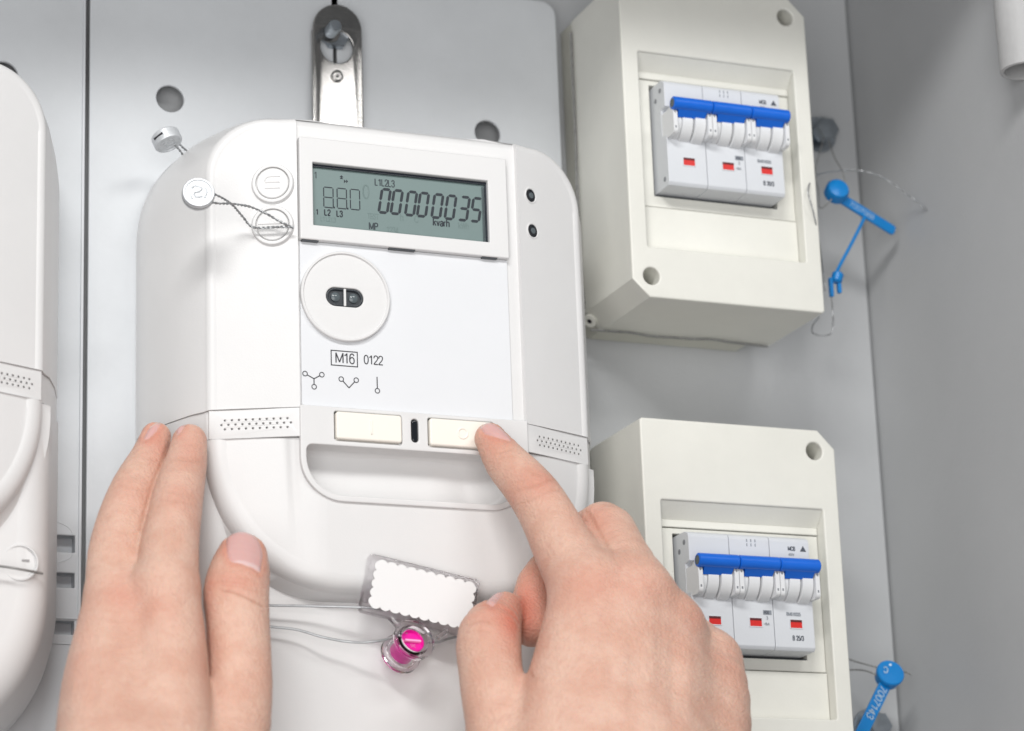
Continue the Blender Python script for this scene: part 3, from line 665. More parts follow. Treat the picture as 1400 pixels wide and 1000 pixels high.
# ------------------------------------------------------------------ bolts, pipe
def hexbolt(px, py, label):
    p = U(px, py, -9); t = thing('hex_bolt', (p[0], 0, p[2]), label, 'bolt', 'bolts on the cabinet back')
    lathe('washer', [(8.6, 0), (8.6, -1.2), (3, -1.2)][::1], (p[0], -.2, p[2]), (0, 1, 0), 'zinc', t, 32)
    lathe('head', [(5.7, 0), (6.1, .4), (6.1, 4.6), (5.5, 5.4), (3.5, 5.6), (.3, 5.6)], (p[0], -4.6, p[2]), (.06, -1, 0), 'zinc', t, 6, smooth=20)
    lathe('shank', [(3.2, 0), (3.2, 5)], (p[0], -.5, p[2]), (0, -1, 0), 'zinc', t, 18)
    return t
hexbolt(1131, 176, 'zinc hex bolt on the cabinet back above the dangling blue seal')
hexbolt(1203, 992, 'zinc hex bolt on the cabinet back behind the blue seal numbered 7007143')
pa = U(1388, 100, -150); pb = U(1372, -60, -150); ax = (pb - pa) / np.linalg.norm(pb - pa)
pc = U(1402, 98, -150)
pipe = thing('conduit_pipe', pc, 'light grey plastic conduit pipe with an open lower end hanging beside the side wall', 'pipe')
mesh('pipe_wall', *latheg([(9.8, 0), (10.4, .4), (10.4, 150), (8.7, 150), (8.7, .3), (9.2, 0), (9.8, 0)], pc, ax + np.array([.0, .0, 0]), 40), 'pipe_grey', pipe)
lathe('bore_shade_disc', [(8.65, 14), (8.65, 14.5), (.3, 14.5)], pc, ax, 'dark_plastic', pipe, 32)  # dark disc closes the pipe, its colour standing for the shade inside

# ------------------------------------------------------------------ seals and wires
def seal_disc(name, px, py, Y, r, th, dirv, label):
    c_ = U(px, py, Y); t = thing(name, c_, label, 'lead seal', 'round lead seals at the meter')
    X, Yv, Z = frame_from(dirv)
    lathe('disc', [(r * .93, -th / 2), (r, -th / 2 + .5), (r, th / 2 - .5), (r * .95, th / 2), (r * .84, th / 2), (r * .8, th / 2 - .35), (.3, th / 2 - .3)], c_, dirv, 'lead', t, 40)
    tp = c_ + Z * (th / 2 - .25)
    for pts in ([(-2.6, 1.6), (-1.0, 2.6), (1.2, 1.8), (.3, .3), (-1.6, -.4), (-.8, -2.0), (1.4, -1.6)], [(2.4, 2.2), (3.0, .2), (2.2, -2.2)], [(-3.2, -.6), (-2.4, -2.6)]):
        mesh('stamp', *tubeg(catmull([tp + X * a_ * r / 6 + Yv * b_ * r / 6 for a_, b_ in pts], 5), .32, 6), 'lead', t)
    return t, c_
def part_wire(t, name, pts, r=.27, mt_='wire_steel', pitch=3.6): return twistg(pts, r, pitch).build(name, mt_, t)
t, c_ = seal_disc('lead_seal', 271, 266, -92, 6.2, 4.2, (-.2, -.95, .10), 'round grey lead seal dangling by twisted wire from the screw left of the display')
lat = lathe('seam', [(6.2, -.25), (6.3, -.25), (6.34, 0), (6.3, .25), (6.2, .25), (6.2, -.25)], c_, (-.2, -.95, .10), 'wire_dark', t, 40)
bp_ = lambda x, y, Y: U(x, y, Y)
part_wire(t, 'wire', [bp_(285, 263, -91), bp_(302, 270, -89), bp_(318, 281, -84), bp_(332, 297, -79), bp_(346, 311, -77.5), bp_(372, 311, -80.2), bp_(392, 310.5, -82.5), bp_(402, 311, -83)])
part_wire(t, 'wire', [bp_(286, 277, -91), bp_(300, 278.5, -90), bp_(322, 279.5, -87), bp_(345, 284, -84), bp_(365, 293, -83), bp_(388, 306, -83), bp_(401, 312, -82.5)])
c_ = U(228, 191, -34); vv = (CAM - c_) / np.linalg.norm(CAM - c_)
nd = .42 * vv + .907 * (.42 * RC[0] + .91 * RC[1]); nd /= np.linalg.norm(nd)
t, c_ = seal_disc('lead_seal', 228, 191, -34, 5.9, 4.8, nd, 'round lead seal tilted edge-on against the plate behind the meter shoulder')
er = vv - nd * (vv @ nd); er /= np.linalg.norm(er); tg_ = np.cross(nd, er); tg_ = tg_ if tg_[0] > 0 else -tg_
er = er * math.cos(.45) - tg_ * math.sin(.45); tg_ = np.cross(nd, er); q = c_ + er * 5.78
v8 = [q + a * tg_ * 2.3 + b * nd * .38 + c * er * .2 for a in (-1, 1) for b in (-1, 1) for c in (-1, 1)]
mesh('slit', v8, [(0, 1, 3, 2), (4, 6, 7, 5), (0, 4, 5, 1), (2, 3, 7, 6), (0, 2, 6, 4), (1, 5, 7, 3)], 'ink', t)
part_wire(t, 'wire', [bp_(236, 196, -33), bp_(244, 204, -31), bp_(250, 212, -29), bp_(256, 222, -26), bp_(262, 232, -20)], .25)
part_wire(t, 'wire', [bp_(243, 189, -33), bp_(247, 199, -31), bp_(256, 207, -28), bp_(266, 214, -25), bp_(276, 222, -20)], .25)

# clear flag seal with magenta rotor
cs = thing('flag_seal', U(575, 830, -82), 'clear plastic seal with blank scalloped white sticker and magenta rotor hanging on wire', 'seal')
Ysl = -83.0
TL, TR, BL = U(512, 762, Ysl), U(653, 797, Ysl), U(501, 832, Ysl + 1)
ux = TR - TL; Wd = np.linalg.norm(ux); ux /= Wd; uz = TL - BL; uz -= ux * (uz @ ux); Hd = np.linalg.norm(uz); uz /= Hd; un_ = np.cross(ux, uz); un_ = un_ if un_[1] < 0 else -un_
def seal_xf(p):   # local x,z in the flag plane, y = back
    return TL + p[:, :1] * ux + p[:, 2:3] * uz + p[:, 1:2] * (-un_)
plate('flag', rrect(-1.6, Wd + 1.0, -Hd - 1.4, 1.4, 1.4), [], 0, 4.2, 'clear_plastic', cs, bev=.4, xf=seal_xf)
sc_pts = []
def scal(n, f0, f1, nrm, amp=1.0):
    for k in range(n * 6):
        t_ = k / (n * 6); q = np.array(f0) + (np.array(f1) - np.array(f0)) * t_; sc_pts.append(tuple(q + np.array(nrm) * amp * (abs(math.sin(math.pi * t_ * n)) ** .7)))
i_ = 1.6
scal(10, (i_, -i_ + .4), (Wd - i_ + .4, -i_ + .4), (0, 1)); scal(5, (Wd - i_ + .4, -i_ + .4), (Wd - i_ + .4, -Hd + i_), (1, 0)); scal(10, (Wd - i_ + .4, -Hd + i_), (i_, -Hd + i_), (0, -1)); scal(5, (i_, -Hd + i_), (i_, -i_ + .4), (-1, 0))
plate('sticker', sc_pts, [], -.25, .2, 'sticker', cs, bev=.02, xf=seal_xf, res=0)
fc, rc = U(567.5, 873, -86), U(546, 896, -74); axd = (fc - rc); Lb = np.linalg.norm(axd); axd /= Lb
lathe('barrel', [(6.2, 0), (8.0, 0), (8.0, 2.0), (6.4, 2.2), (6.4, Lb - 2.6), (8.3, Lb - 2.2), (8.5, Lb - .3), (8.1, Lb), (5.9, Lb), (5.7, Lb - .6), (5.7, 1.0), (5.9, .6), (6.2, 0)], rc, axd, 'clear_plastic', cs, 40)
rot_ = lathe('rotor', [(4.4, 1.5), (4.7, 1.8), (4.7, Lb - 1.6), (4.4, Lb - 1.4), (4.1, Lb - 2.8), (.2, Lb - 2.8)], rc, axd, 'magenta', cs, 32)
X, Yv, Z = frame_from(axd)
tp = rc + axd * (Lb - 2.6)
mb = MB(); q = [tp - X * 3.4 - Yv * .35, tp + X * 3.4 - Yv * .35, tp + X * 3.4 + Yv * .35, tp - X * 3.4 + Yv * .35]; mb.add(q + [p + axd * 1.2 for p in q], [(0, 3, 2, 1), (4, 5, 6, 7), (0, 1, 5, 4), (1, 2, 6, 5), (2, 3, 7, 6), (3, 0, 4, 7)]); mb.build('rotor_blade', 'pink_print', rot_)
Xr = X if X[0] > 0 else -X; Yu = Yv if Yv[2] > 0 else -Yv
text('rotor_print', '345', 1.9, None, 'pink_print', rot_, align='CENTER', rot=math.pi, xf=lambda p: tp + axd * .1 + p[:, :1] * Xr + (p[:, 2:3] - 1.1) * Yu)
for a_, b_ in (((533, 845), (545, 858)), ((611, 862), (598, 872))):
    A, B = U(*a_, -83), U(*b_, -83); mesh('strut', *tubeg(np.array([A, (A + B) / 2, B]), 1.0, 8), 'clear_plastic', cs)
A = [U(330, 826, -71), U(370, 828, -72), U(430, 829, -75), U(500, 831, -81), U(530, 835, -81)]
mesh('wire', *tubeg(catmull(A, 8), .5, 8), 'wire_steel', cs)
A = [U(320, 852, -70.5), U(368, 857, -71), U(405, 861, -73), U(440, 871, -76), U(475, 877.5, -78), U(505, 878, -82), U(530, 874, -83), U(556, 866, -82)]
mesh('wire', *tubeg(catmull(A, 8), .5, 8), 'wire_steel', cs)
A = [U(585, 880, -80), U(600, 878, -78), U(615, 873, -76), U(640, 868, -73), U(690, 860, -70.5)]
mesh('wire', *tubeg(catmull(A, 8), .5, 8), 'wire_steel', cs)

# blue seals
def blue_seal(label, group='blue numbered seals'): return tag(thing('plastic_seal', (0, 0, 0), label, 'seal', group))
def strap(t, A, B, wdt, th, mt_, name='strap'):
    """flat bar from A to B facing the camera-side normal (0,-1,0), rounded ends"""
    d = B - A; L_ = np.linalg.norm(d); d = d / L_; s = np.cross(d, (0, -1.0, 0)); s /= np.linalg.norm(s); nn = np.cross(s, d); nn = nn if nn[1] < 0 else -nn
    xf = lambda p: A + p[:, :1] * d + p[:, 2:3] * s + p[:, 1:2] * (-nn)
    plate(name, rrect(0, L_, -wdt / 2, wdt / 2, wdt * .3), [], 0, th, mt_, t, bev=th * .25, xf=xf)
    return A, d, s, nn
YB = -40
t = thing('plastic_seal', U(1145, 262, YB), 'blue plastic seal with straight numbered tail dangling beside the higher enclosure', 'seal', 'blue numbered seals')
hc = U(1144, 262, YB)
lathe('head', [(4.2, -3), (5.2, -2.4), (5.4, 1.4), (4.6, 2.8), (2.5, 3.3), (.2, 3.4)], hc, (-.1, -.9, .25), 'seal_blue', t, 32)
A, d, s, nn = strap(t, U(1150, 270, YB), U(1224, 316, YB + 4), 4.6, 1.6, 'seal_blue')
text('number', '7007088', 2.9, None, 'seal_ink', t, sx=1.7, bold=.02, xf=lambda p: A + d * (p[:, :1] + 5.2) + (-s if s[2] < 0 else s) * (p[:, 2:3] - 1.2) + nn * .06 - p[:, 1:2] * (-nn) * 0, thick=.03)
mesh('stem', *tubeg(catmull([U(1183, 296, YB + 1), U(1166, 330, YB - 2), U(1150, 360, YB - 4), U(1143, 374, YB - 5)], 5), .75, 8), 'seal_blue', t)
mb = MB(); c1 = U(1142, 378, YB - 5)
mb.add(*latheg([(1.5, 0), (2.5, .8), (2.6, 4.2), (2.0, 5.0), (.4, 5.2)], c1 + np.array([0, 0, -3.0]), (.35, 0, 1), 16))
for dx in (-2.4, 1.6): mb.add(*boxg(c1[0] + dx - .9, c1[0] + dx + .7, c1[1] - 1, c1[1] + 1, c1[2] - 8.5 + dx * .5, c1[2] - 1, .3))
mb.build('clasp', 'seal_blue', t)
part_wire(t, 'wire', [U(1127, 185, -8), U(1122, 205, -20), U(1115, 232, -34), U(1119, 262, -36), U(1122, 285, -38), U(1140, 270, -41)], .2, 'wire_dark')
part_wire(t, 'wire', [U(1132, 190, -8), U(1141, 215, -20), U(1152, 235, -32), U(1156, 255, -38)], .2, 'wire_dark')
part_wire(t, 'wire', [U(1128, 398, YB - 5), U(1125, 370, YB - 8), U(1120, 330, -60), U(1112, 290, -68), U(1105, 262, -69), U(1112, 243, -60), U(1130, 236, -48), U(1165, 233, -44), U(1200, 240, -46), U(1230, 258, -50), U(1262, 283, -55), U(1292, 309, -60)], .2, 'wire_steel', 2.8)
part_wire(t, 'wire', [U(1136, 398, YB - 5), U(1138, 420, YB - 4), U(1139, 440, YB - 4), U(1136, 456, YB - 3), U(1125, 459, YB - 2), U(1112, 456, YB), U(1111, 446, YB + 4), U(1120, 434, YB + 10)], .2, 'wire_steel', 2.8)

t = thing('plastic_seal', U(1218, 920, -30), 'blue plastic seal with bent tail printed 7007143 beside the lower enclosure', 'seal', 'blue numbered seals')
hc = U(1217, 921, -30); hd = np.array([-.12, -.93, .36])
lathe('head', [(4.6, -5.2), (5.3, -4.8), (5.6, -1.0), (6.1, -.8), (6.1, .6), (5.7, 1.1), (.2, 1.3)], hc, hd, 'seal_blue', t, 36)
X, Yv, Z = frame_from(hd); Xr = X if X[0] > 0 else -X; Yu = Yv if Yv[2] > 0 else -Yv
text('head_mark', 'C', 4.2, None, 'seal_ink', t, rot=math.radians(165), xf=lambda p: hc + hd * 1.32 + Xr * (p[:, :1] - 1.0) + Yu * (p[:, 2:3] + 2.2), bold=.03)
lathe('head_pin', [(.6, 0), (.55, .5), (.1, .55)], hc + hd * 1.2 + Xr * .3 + Yu * 3.4, hd, 'seal_ink', t, 12)
A, d, s, nn = strap(t, U(1214, 930, -29), U(1176, 1008, -32), 5.6, 1.2, 'seal_blue')
s2 = s if s[0] > 0 else -s
text('number', '7007143', 4.6, None, 'seal_ink', t, sx=1.25, xf=lambda p: A + d * (p[:, :1] + 4.2) + s2 * (p[:, 2:3] - 1.75) * 1.0 + nn * .08, bold=.03)
part_wire(t, 'wire', [U(1150, 898, -14), U(1168, 904, -18), U(1185, 909, -24), U(1204, 914, -29)], .22, 'wire_dark')
part_wire(t, 'wire', [U(1150, 917, -14), U(1172, 916, -18), U(1186, 918, -24), U(1204, 926, -29)], .22, 'wire_dark')
part_wire(t, 'wire', [U(1232, 918, -29), U(1240, 920, -28), U(1246, 923, -28)], .22, 'wire_dark')

# twisted sealing wires of the higher enclosure
w = [U(818, 0, -14.5), U(780, 30, -15)] 
w = [(27.6, -15.5, 152), (27.4, -15.8, 130), (27.7, -15.4, 105), (27.3, -15.6, 80), (27.6, -15.6, 55), (27.4, -15.6, 35), (29.6, -16, 20)]
tag(twistg(w, .36, 3.4).build('sealing_wire', 'wire_dark'), 'twisted wire running down the rear edge of the higher enclosure', 'wire', 'twisted enclosure wires')
w = [U(803, 461, -12), U(830, 464, -12), U(870, 461, -12.5), U(905, 463, -12), U(950, 460, -12), U(990, 466, -12), U(1030, 468, -12), U(1062, 464, -12)]
w = [(30 + 9.5 * k, -17.5 - 1.2 * math.sin(k * 1.3), 13.3 - .25 * (k % 2)) for k in range(10)]
tag(twistg(w, .32, 3.4).build('sealing_wire', 'wire_dark'), 'twisted wire stretched along the underside of the higher enclosure', 'wire', 'twisted enclosure wires')
#HANDS#
# ------------------------------------------------------------------ hands
# each hand is one skin grown round a skeleton: tapered segments between joints are blended into one field
# and the surface of that field is meshed (surface nets), then nails, creases and reddening are worked in
def J(px, py, Y, rpx):
    P = U(px, py, Y); return P, rpx * DEPTH(P) / FPX
def round_cone(P, a, ra, b, rb):
    ba = b - a; t = np.clip(((P - a) @ ba) / (ba @ ba), 0, 1)
    q = P - a; q -= t[:, None] * ba
    return np.sqrt(np.einsum('ij,ij->i', q, q)) - (ra + (rb - ra) * t)
def smin(a, b, k):
    h = np.clip(.5 + .5 * (b - a) / k, 0, 1); return b + (a - b) * h - k * h * (1 - h)
def spline_chain(ch, n=3):
    C4 = catmull([np.r_[a, r] for a, r in ch][:1] + [np.r_[a, r] for a, r in ch][1:], n) if len(ch) > 2 else np.array([np.r_[a, r] for a, r in ch])
    return C4.astype(np.float32)
def hand_field(groups):
    """groups: (blend into the rest, blend inside, [chains])"""
    G = [(ko, ki, [spline_chain(c) for c in chains]) for ko, ki, chains in groups]
    def F(P):
        P = P.astype(np.float32); tot = None
        for kout, kin, chains in G:
            d = None
            for C4 in chains:
                lo = (C4[:, :3] - C4[:, 3:]).min(0) - 16; hi = (C4[:, :3] + C4[:, 3:]).max(0) + 16
                ix = np.flatnonzero(((P > lo) & (P < hi)).all(1)); q = np.full(len(P), 30, np.float32); Pi = P[ix]; m_ = np.full(len(ix), 30, np.float32)
                for i in range(len(C4) - 1): m_ = np.minimum(m_, round_cone(Pi, C4[i, :3], C4[i, 3], C4[i + 1, :3], C4[i + 1, 3]))
                q[ix] = m_
                d = q if d is None else smin(d, q, kin)
            tot = d if tot is None else smin(tot, d, kout)
        return tot
    return F
def surface(F, lo, hi, h):
    f = 4; lo = np.asarray(lo, float); n = (np.ceil((np.asarray(hi) - lo) / (h * f)).astype(int) + 1)
    g = np.stack(np.meshgrid(*[np.arange(k) for k in n], indexing='ij'), -1).reshape(-1, 3)
    dc = F(lo + (g * f + (f - 1) / 2) * h).reshape(n)
    D = np.repeat(np.repeat(np.repeat(dc, f, 0), f, 1), f, 2).astype(np.float32)
    near = np.argwhere(np.abs(D) < h * f * 1.25)
    for s0 in range(0, len(near), 400000):
        q = near[s0:s0 + 400000]; D[q[:, 0], q[:, 1], q[:, 2]] = F(lo + q * h)
    S = D < 0; N = np.array(D.shape)
    cnt = np.zeros(N - 1, np.int8)
    offs = [(i, j, k) for i in (0, 1) for j in (0, 1) for k in (0, 1)]
    for i, j, k in offs: cnt += S[i:N[0] - 1 + i, j:N[1] - 1 + j, k:N[2] - 1 + k]
    cells = np.argwhere((cnt > 0) & (cnt < 8)); idx = -np.ones(N - 1, np.int32); idx[tuple(cells.T)] = np.arange(len(cells))
    acc = np.zeros((len(cells), 3)); num = np.zeros(len(cells))
    for o0 in offs:
        for ax in range(3):
            if o0[ax]: continue
            o1 = list(o0); o1[ax] = 1
            p = cells + o0; q = cells + o1
            a = D[tuple(p.T)]; b = D[tuple(q.T)]; cr = (a < 0) != (b < 0); t = np.where(cr, a / np.where(cr, a - b, 1), 0)
            pt = np.array(o0) + t[:, None] * (np.array(o1) - np.array(o0)); acc[cr] += pt[cr]; num += cr
    V = lo + (cells + acc / num[:, None]) * h
    quads = []
    for ax in range(3):
        u, v = (ax + 1) % 3, (ax + 2) % 3
        sl0 = [slice(1, -1)] * 3; sl1 = [slice(1, -1)] * 3; sl0[ax] = slice(0, -1); sl1[ax] = slice(1, None)
        A = S[tuple(sl0)]; B = S[tuple(sl1)]; e = np.argwhere(A != B); sgn = A[tuple(e.T)]
        base = e.copy(); base[:, u] += 1; base[:, v] += 1
        c = []
        for du, dv in ((0, 0), (-1, 0), (-1, -1), (0, -1)):
            w = base.copy(); w[:, u] += du; w[:, v] += dv; c.append(idx[tuple(w.T)])
        q = np.stack(c, 1); q[~sgn] = q[~sgn][:, ::-1]; quads.append(q)
    Q = np.concatenate(quads); Q = Q[(Q >= 0).all(1)]
    return V, Q
def grad(F, V, e=.35):
    T = np.array([(1, -1, -1), (-1, -1, 1), (-1, 1, -1), (1, 1, 1)], float); g = sum(F(V + t * e)[:, None] * t for t in T)
    return g / np.maximum(np.linalg.norm(g, axis=1), 1e-6)[:, None]
def poly_sd(p, poly):
    """signed distance (px) to polygon, negative inside"""
    poly = np.asarray(poly, float); d = np.full(len(p), 1e9); ins = np.zeros(len(p), bool)
    for a, b in zip(poly, np.roll(poly, -1, 0)):
        e = b - a; w = p - a; t = np.clip((w @ e) / (e @ e), 0, 1); d = np.minimum(d, np.linalg.norm(w - t[:, None] * e, axis=1))
        c = (a[1] > p[:, 1]) != (b[1] > p[:, 1]); x = (b[0] - a[0]) * (p[:, 1] - a[1]) / (b[1] - a[1] + 1e-12) + a[0]; ins ^= c & (p[:, 0] < x)
    return np.where(ins, -d, d)
def line_d(p, line):
    line = np.asarray(line, float); d = np.full(len(p), 1e9)
    for a, b in zip(line[:-1], line[1:]):
        e = b - a; w = p - a; t = np.clip((w @ e) / (e @ e), 0, 1); d = np.minimum(d, np.linalg.norm(w - t[:, None] * e, axis=1))
    return d
def closed(poly, n=6):
    P = catmull([np.r_[q, 0] for q in (poly[-2:] + poly + poly[:2])], n)[:, :2]; return P[2 * n:-2 * n]
def sstep(x, a, b):
    t = np.clip((x - a) / (b - a), 0, 1); return t * t * (3 - 2 * t)
def grow_hand(label, groups, nails, creases, reds, bumps, voxel=.62):
    F = hand_field(groups); pts = [(a, r) for g in groups for ch in g[2] for a, r in ch]
    lo = np.min([a - r for a, r in pts], 0) - 6; hi = np.max([a + r for a, r in pts], 0) + 6
    V, Q = surface(F, lo, hi, voxel)
    N = grad(F, V); V = V - N * F(V)[:, None] * .95
    N = grad(F, V, .8)
    for w_ in (0.5,):      # slight relaxation of the lattice
        acc = np.zeros_like(V); num = np.zeros(len(V))
        for a, b in ((0, 1), (1, 2), (2, 3), (3, 0)):
            n_ = len(V); num += np.bincount(Q[:, a], minlength=n_) + np.bincount(Q[:, b], minlength=n_)
            for k in range(3): acc[:, k] += np.bincount(Q[:, a], V[Q[:, b], k], n_) + np.bincount(Q[:, b], V[Q[:, a], k], n_)
        V = V * (1 - w_) + w_ * acc / np.maximum(num, 1)[:, None]
    p = PX(V); view = CAM - V; view /= np.linalg.norm(view, axis=1)[:, None]; facing = (N * view).sum(1)
    face = sstep(facing, .05, .5); mmpx = 1 / 3.45
    red = np.zeros(len(V)); crs = np.zeros(len(V)); nail = np.zeros(len(V)); lun = np.zeros(len(V)); edge = np.zeros(len(V)); disp = np.zeros(len(V))
    for x, y, rx, ry, am in reds:
        red += am * np.exp(-(((p[:, 0] - x) / rx) ** 2 + ((p[:, 1] - y) / ry) ** 2)) * face
    for x, y, rx, ry, am in bumps:
        disp += am * np.exp(-(((p[:, 0] - x) / rx) ** 2 + ((p[:, 1] - y) / ry) ** 2)) * face
    for line, depth, width, tint in creases:
        ln = np.asarray(line, float)
        if len(ln) > 2: ln = catmull([np.r_[q, 0] for q in ln], 5)[:, :2]
        d = line_d(p, ln); ends = np.minimum(np.linalg.norm(p - ln[0], axis=1), np.linalg.norm(p - ln[-1], axis=1))
        k = np.exp(-(d / width) ** 2) * sstep(ends, 0, 8) * face
        disp -= depth * k; crs += tint * k
    for poly, lunula, rim in nails:
        d = poly_sd(p, closed(poly)); vis = facing > -.12
        nail = np.maximum(nail, np.where(vis, sstep(-d, -.6, .8), 0))
        disp += np.where(vis, -.38 * np.exp(-((d - .6) / 1.5) ** 2) + .14 * sstep(-d, 1, 4), 0)
        if rim: edge = np.maximum(edge, np.where(vis & (d < 1), np.exp(-(line_d(p, rim) / 1.3) ** 2), 0) * .75)
        if lunula:
            lx, ly, lrx, lry, ang = lunula; c, s_ = math.cos(ang), math.sin(ang); dx, dy = p[:, 0] - lx, p[:, 1] - ly
            lun = np.maximum(lun, sstep(-((dx * c + dy * s_) / lrx) ** 2 - ((-dx * s_ + dy * c) / lry) ** 2, -1.15, -.8))
        red += np.where(vis, .28 * np.exp(-((d - 3) / 5) ** 2) * (d > 0), 0)
    V = V + N * disp[:, None]
    me = bpy.data.meshes.new('hand')
    me.vertices.add(len(V)); me.vertices.foreach_set('co', (V * MM).astype('f').ravel())
    me.loops.add(Q.size); me.loops.foreach_set('vertex_index', Q.astype('i').ravel())
    me.polygons.add(len(Q)); me.polygons.foreach_set('loop_start', np.arange(0, Q.size, 4, dtype='i'))
    me.update(calc_edges=True); me.validate()
    for nm, arr in (('red', np.clip(red, 0, 1)), ('crease', np.clip(crs, 0, 1)), ('nail', nail), ('lunula', lun * nail), ('nailedge', edge)):
        a = me.attributes.new(nm, 'FLOAT', 'POINT'); a.data.foreach_set('value', arr.astype('f'))
    o = link('hand', me, 'skin', None, None)
    return tag(o, label, 'hand', 'hands working on the meter')

# left hand: fingers laid against the meter's side, thumb over the terminal cover
L_index = [J(259, 604, -69, 24), J(254, 634, -75, 29), J(245, 672, -84, 34), J(239, 705, -91, 36.5), J(232, 748, -99, 40), J(228, 805, -108, 44)]
L_middle = [J(213, 598, -56, 21), J(204, 628, -61, 27), J(185, 668, -70, 33), J(170, 712, -78, 37), J(160, 760, -86, 40), J(158, 815, -94, 42)]
L_ring = [J(205, 640, -42, 20), J(188, 680, -50, 26), J(170, 730, -58, 30), J(155, 790, -68, 36), J(150, 840, -78, 38)]
L_pinky = [J(205, 740, -40, 18), J(190, 790, -48, 23), J(175, 850, -60, 30), J(165, 890, -70, 34)]
L_palm = [[J(228, 805, -108, 44), J(232, 900, -118, 52), J(232, 1060, -138, 62)], [J(158, 815, -94, 42), J(150, 930, -112, 58), J(152, 1060, -134, 68)],
          [J(150, 840, -78, 38), J(140, 940, -98, 52), J(142, 1060, -128, 64)], [J(165, 890, -70, 34), J(160, 970, -90, 46), J(165, 1060, -120, 58)],
          [J(190, 1060, -134, 74), J(200, 1180, -160, 78), J(200, 1330, -200, 88)]]
L_thumb = [J(331, 763, -97, 35), J(327, 785, -100, 42), J(323, 812, -104, 45), J(325, 850, -108, 43.5), J(327, 900, -112, 44), J(326, 960, -118, 46), J(300, 1050, -128, 60), J(230, 1130, -145, 70)]
grow_hand('bare left hand with fingers laid along the meter side and thumb over its terminal cover',
    [(8, 9, L_palm), (3.0, 3.5, [L_index]), (2.2, 3.5, [L_middle]), (2.0, 3.0, [L_ring]), (2.0, 3.0, [L_pinky]), (4.5, 4.0, [L_thumb])],
    nails=[([(309, 738), (317, 728), (330, 724.5), (345, 730), (355, 742), (359.5, 757), (358, 772), (355.5, 782), (345, 776), (328, 770), (315, 766.5), (310, 754)], (336, 779, 23, 11, math.radians(17)), [(308, 737), (317, 729), (331, 725.5), (346, 731)]),
           ([(196, 601), (204, 585), (217, 577), (219, 581), (213, 590), (202, 600)], None, [(204, 584), (218, 576.5)]),
           ([(240, 588), (248, 579), (253, 579), (248, 588), (242, 594)], None, [(241, 586), (250, 578.5)])],
    creases=[([(300, 808), (318, 810), (340, 819), (364, 832)], .38, 1.7, .5), ([(292, 797), (315, 796), (345, 802)], .12, 1.8, .12), ([(300, 800), (330, 803), (358, 812)], .14, 1.6, .15), ([(310, 790), (335, 791), (355, 798)], .10, 1.5, .1),
             ([(222, 672), (245, 676), (268, 682)], .14, 2.2, .12), ([(214, 684), (240, 686), (272, 694)], .12, 2.2, .1), ([(157, 662), (178, 668), (205, 672)], .14, 2.2, .10), ([(238, 627), (258, 630), (280, 632)], .16, 1.8, .15), ([(190, 622), (205, 628), (222, 632)], .14, 1.8, .15),
             ([(275, 812), (281, 850), (284, 900), (283, 925)], .5, 2.6, .55), ([(236, 588), (222, 628), (205, 670), (190, 730)], .2, 2.0, .35)],
    reds=[(329, 796, 34, 14, .42), (325, 750, 30, 26, .30), (262, 612, 22, 30, .32), (214, 608, 20, 30, .34), (245, 680, 30, 26, .22), (176, 676, 26, 26, .18), (165, 815, 30, 26, .34), (215, 830, 36, 34, .16), (280, 870, 9, 60, .35), (115, 900, 20, 60, .14), (286, 800, 8, 40, .25)],
    bumps=[(168, 812, 26, 34, .9), (222, 812, 30, 36, .9), (100, 920, 10, 80, .35), (128, 930, 8, 90, -.35), (190, 900, 12, 70, -.6), (243, 684, 24, 20, .3), (178, 672, 20, 20, .3)])

# right hand: index finger on the right-hand button, the other fingers curled under
R_index = [J(670.5, 600, -90, 22), J(692, 632, -97, 29.5), J(713, 655, -103, 33), J(733, 680, -109, 36), J(752, 712, -115, 38.5), J(772, 752, -123, 43), J(806, 812, -136, 52)]
R_mid_a = [J(866, 815, -138, 54), J(846, 762, -126, 42), J(824, 722, -112, 36), J(780, 760, -98, 33), J(736, 800, -98, 30), J(727, 856, -104, 29)]
R_ring_a = [J(912, 862, -136, 52), J(872, 800, -112, 34), J(830, 815, -96, 30), J(790, 850, -98, 27)]
R_pinky_a = [J(966, 908, -128, 48), J(915, 852, -104, 30), J(875, 880, -94, 26), J(840, 910, -98, 24)]
R_palm = [[J(806, 812, -136, 52), J(790, 900, -142, 60), J(765, 1040, -150, 74)], [J(866, 815, -138, 54), J(845, 910, -148, 62), J(820, 1040, -156, 76)],
          [J(912, 862, -136, 52), J(905, 940, -146, 64), J(890, 1050, -154, 80)], [J(966, 908, -128, 48), J(966, 960, -136, 60), J(950, 1060, -146, 78)],
          [J(860, 1060, -150, 110), J(850, 1180, -170, 105), J(850, 1340, -205, 110)], [J(830, 900, -120, 60), J(860, 960, -122, 80)]]
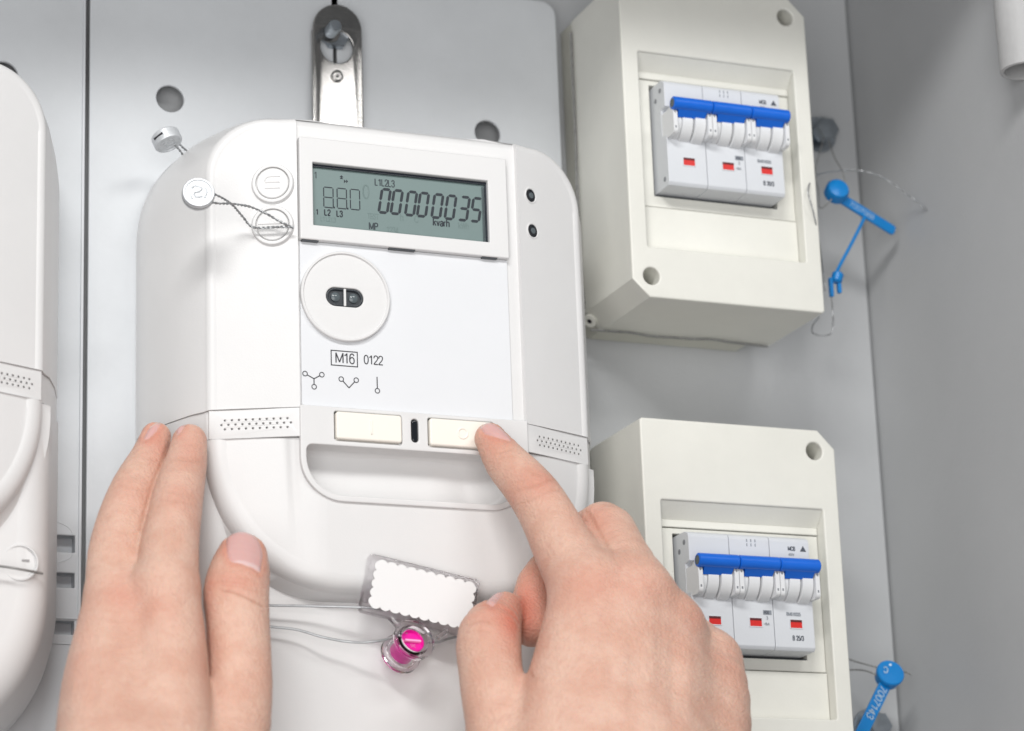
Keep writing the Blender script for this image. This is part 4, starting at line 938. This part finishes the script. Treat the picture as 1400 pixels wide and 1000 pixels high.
R_thumb = [J(690, 834, -105, 25), J(683, 846, -109, 31), J(669, 872, -117, 44), J(671, 920, -125, 44), J(680, 975, -132, 46), J(705, 1040, -138, 60), J(770, 1120, -148, 80)]
grow_hand('bare right hand pressing the off button with an outstretched index finger',
    [(10, 10, R_palm), (5.0, 4.0, [R_index]), (4.0, 4.0, [R_mid_a]), (3.0, 3.0, [R_ring_a]), (3.0, 3.0, [R_pinky_a]), (5.0, 4.5, [R_thumb])],
    nails=[([(656, 585), (665, 577.5), (676, 580), (688, 588), (699, 602), (690, 600.5), (675, 596.5), (662, 592.5)], None, [(656, 585), (666, 578)]),
           ([(665, 824), (672, 814), (681, 808), (687, 811), (682, 819), (673, 829)], None, None)],
    creases=[([(717, 640), (730, 648), (748, 652)], .14, 2.0, .14), ([(700, 672), (722, 668), (750, 658), (768, 655)], .2, 2.0, .2), ([(704, 690), (728, 684), (752, 672), (778, 672)], .16, 2.0, .16), ([(697, 662), (720, 656)], .12, 1.8, .12),
             ([(672, 622), (690, 618), (706, 612)], .12, 1.6, .15), ([(675, 630), (694, 625), (712, 620)], .10, 1.5, .12), ([(795, 690), (812, 715), (830, 745), (842, 760)], .3, 3.0, .30),
             ([(716, 845), (714, 880), (721, 912), (730, 930)], .4, 2.6, .55), ([(634, 858), (655, 850), (675, 852)], .16, 2.2, .18), ([(630, 868), (652, 862), (676, 866)], .12, 2.0, .12)],
    reds=[(672, 606, 20, 24, .30), (740, 660, 34, 24, .36), (700, 690, 16, 40, .20), (815, 705, 26, 24, .34), (805, 800, 60, 34, .22), (880, 800, 40, 30, .18), (722, 830, 26, 50, .75), (700, 850, 20, 34, .55), (660, 840, 34, 24, .34), (945, 850, 26, 30, .22), (1000, 905, 20, 34, .18), (720, 915, 12, 30, .3)],
    bumps=[(806, 806, 34, 30, .8), (872, 806, 26, 26, .8), (925, 850, 22, 28, .8), (985, 900, 18, 26, .6), (890, 900, 10, 60, .5), (865, 920, 10, 60, -.6), (940, 930, 9, 60, .5), (920, 930, 8, 60, -.5), (838, 910, 12, 70, -.4), (738, 664, 26, 20, .4)])
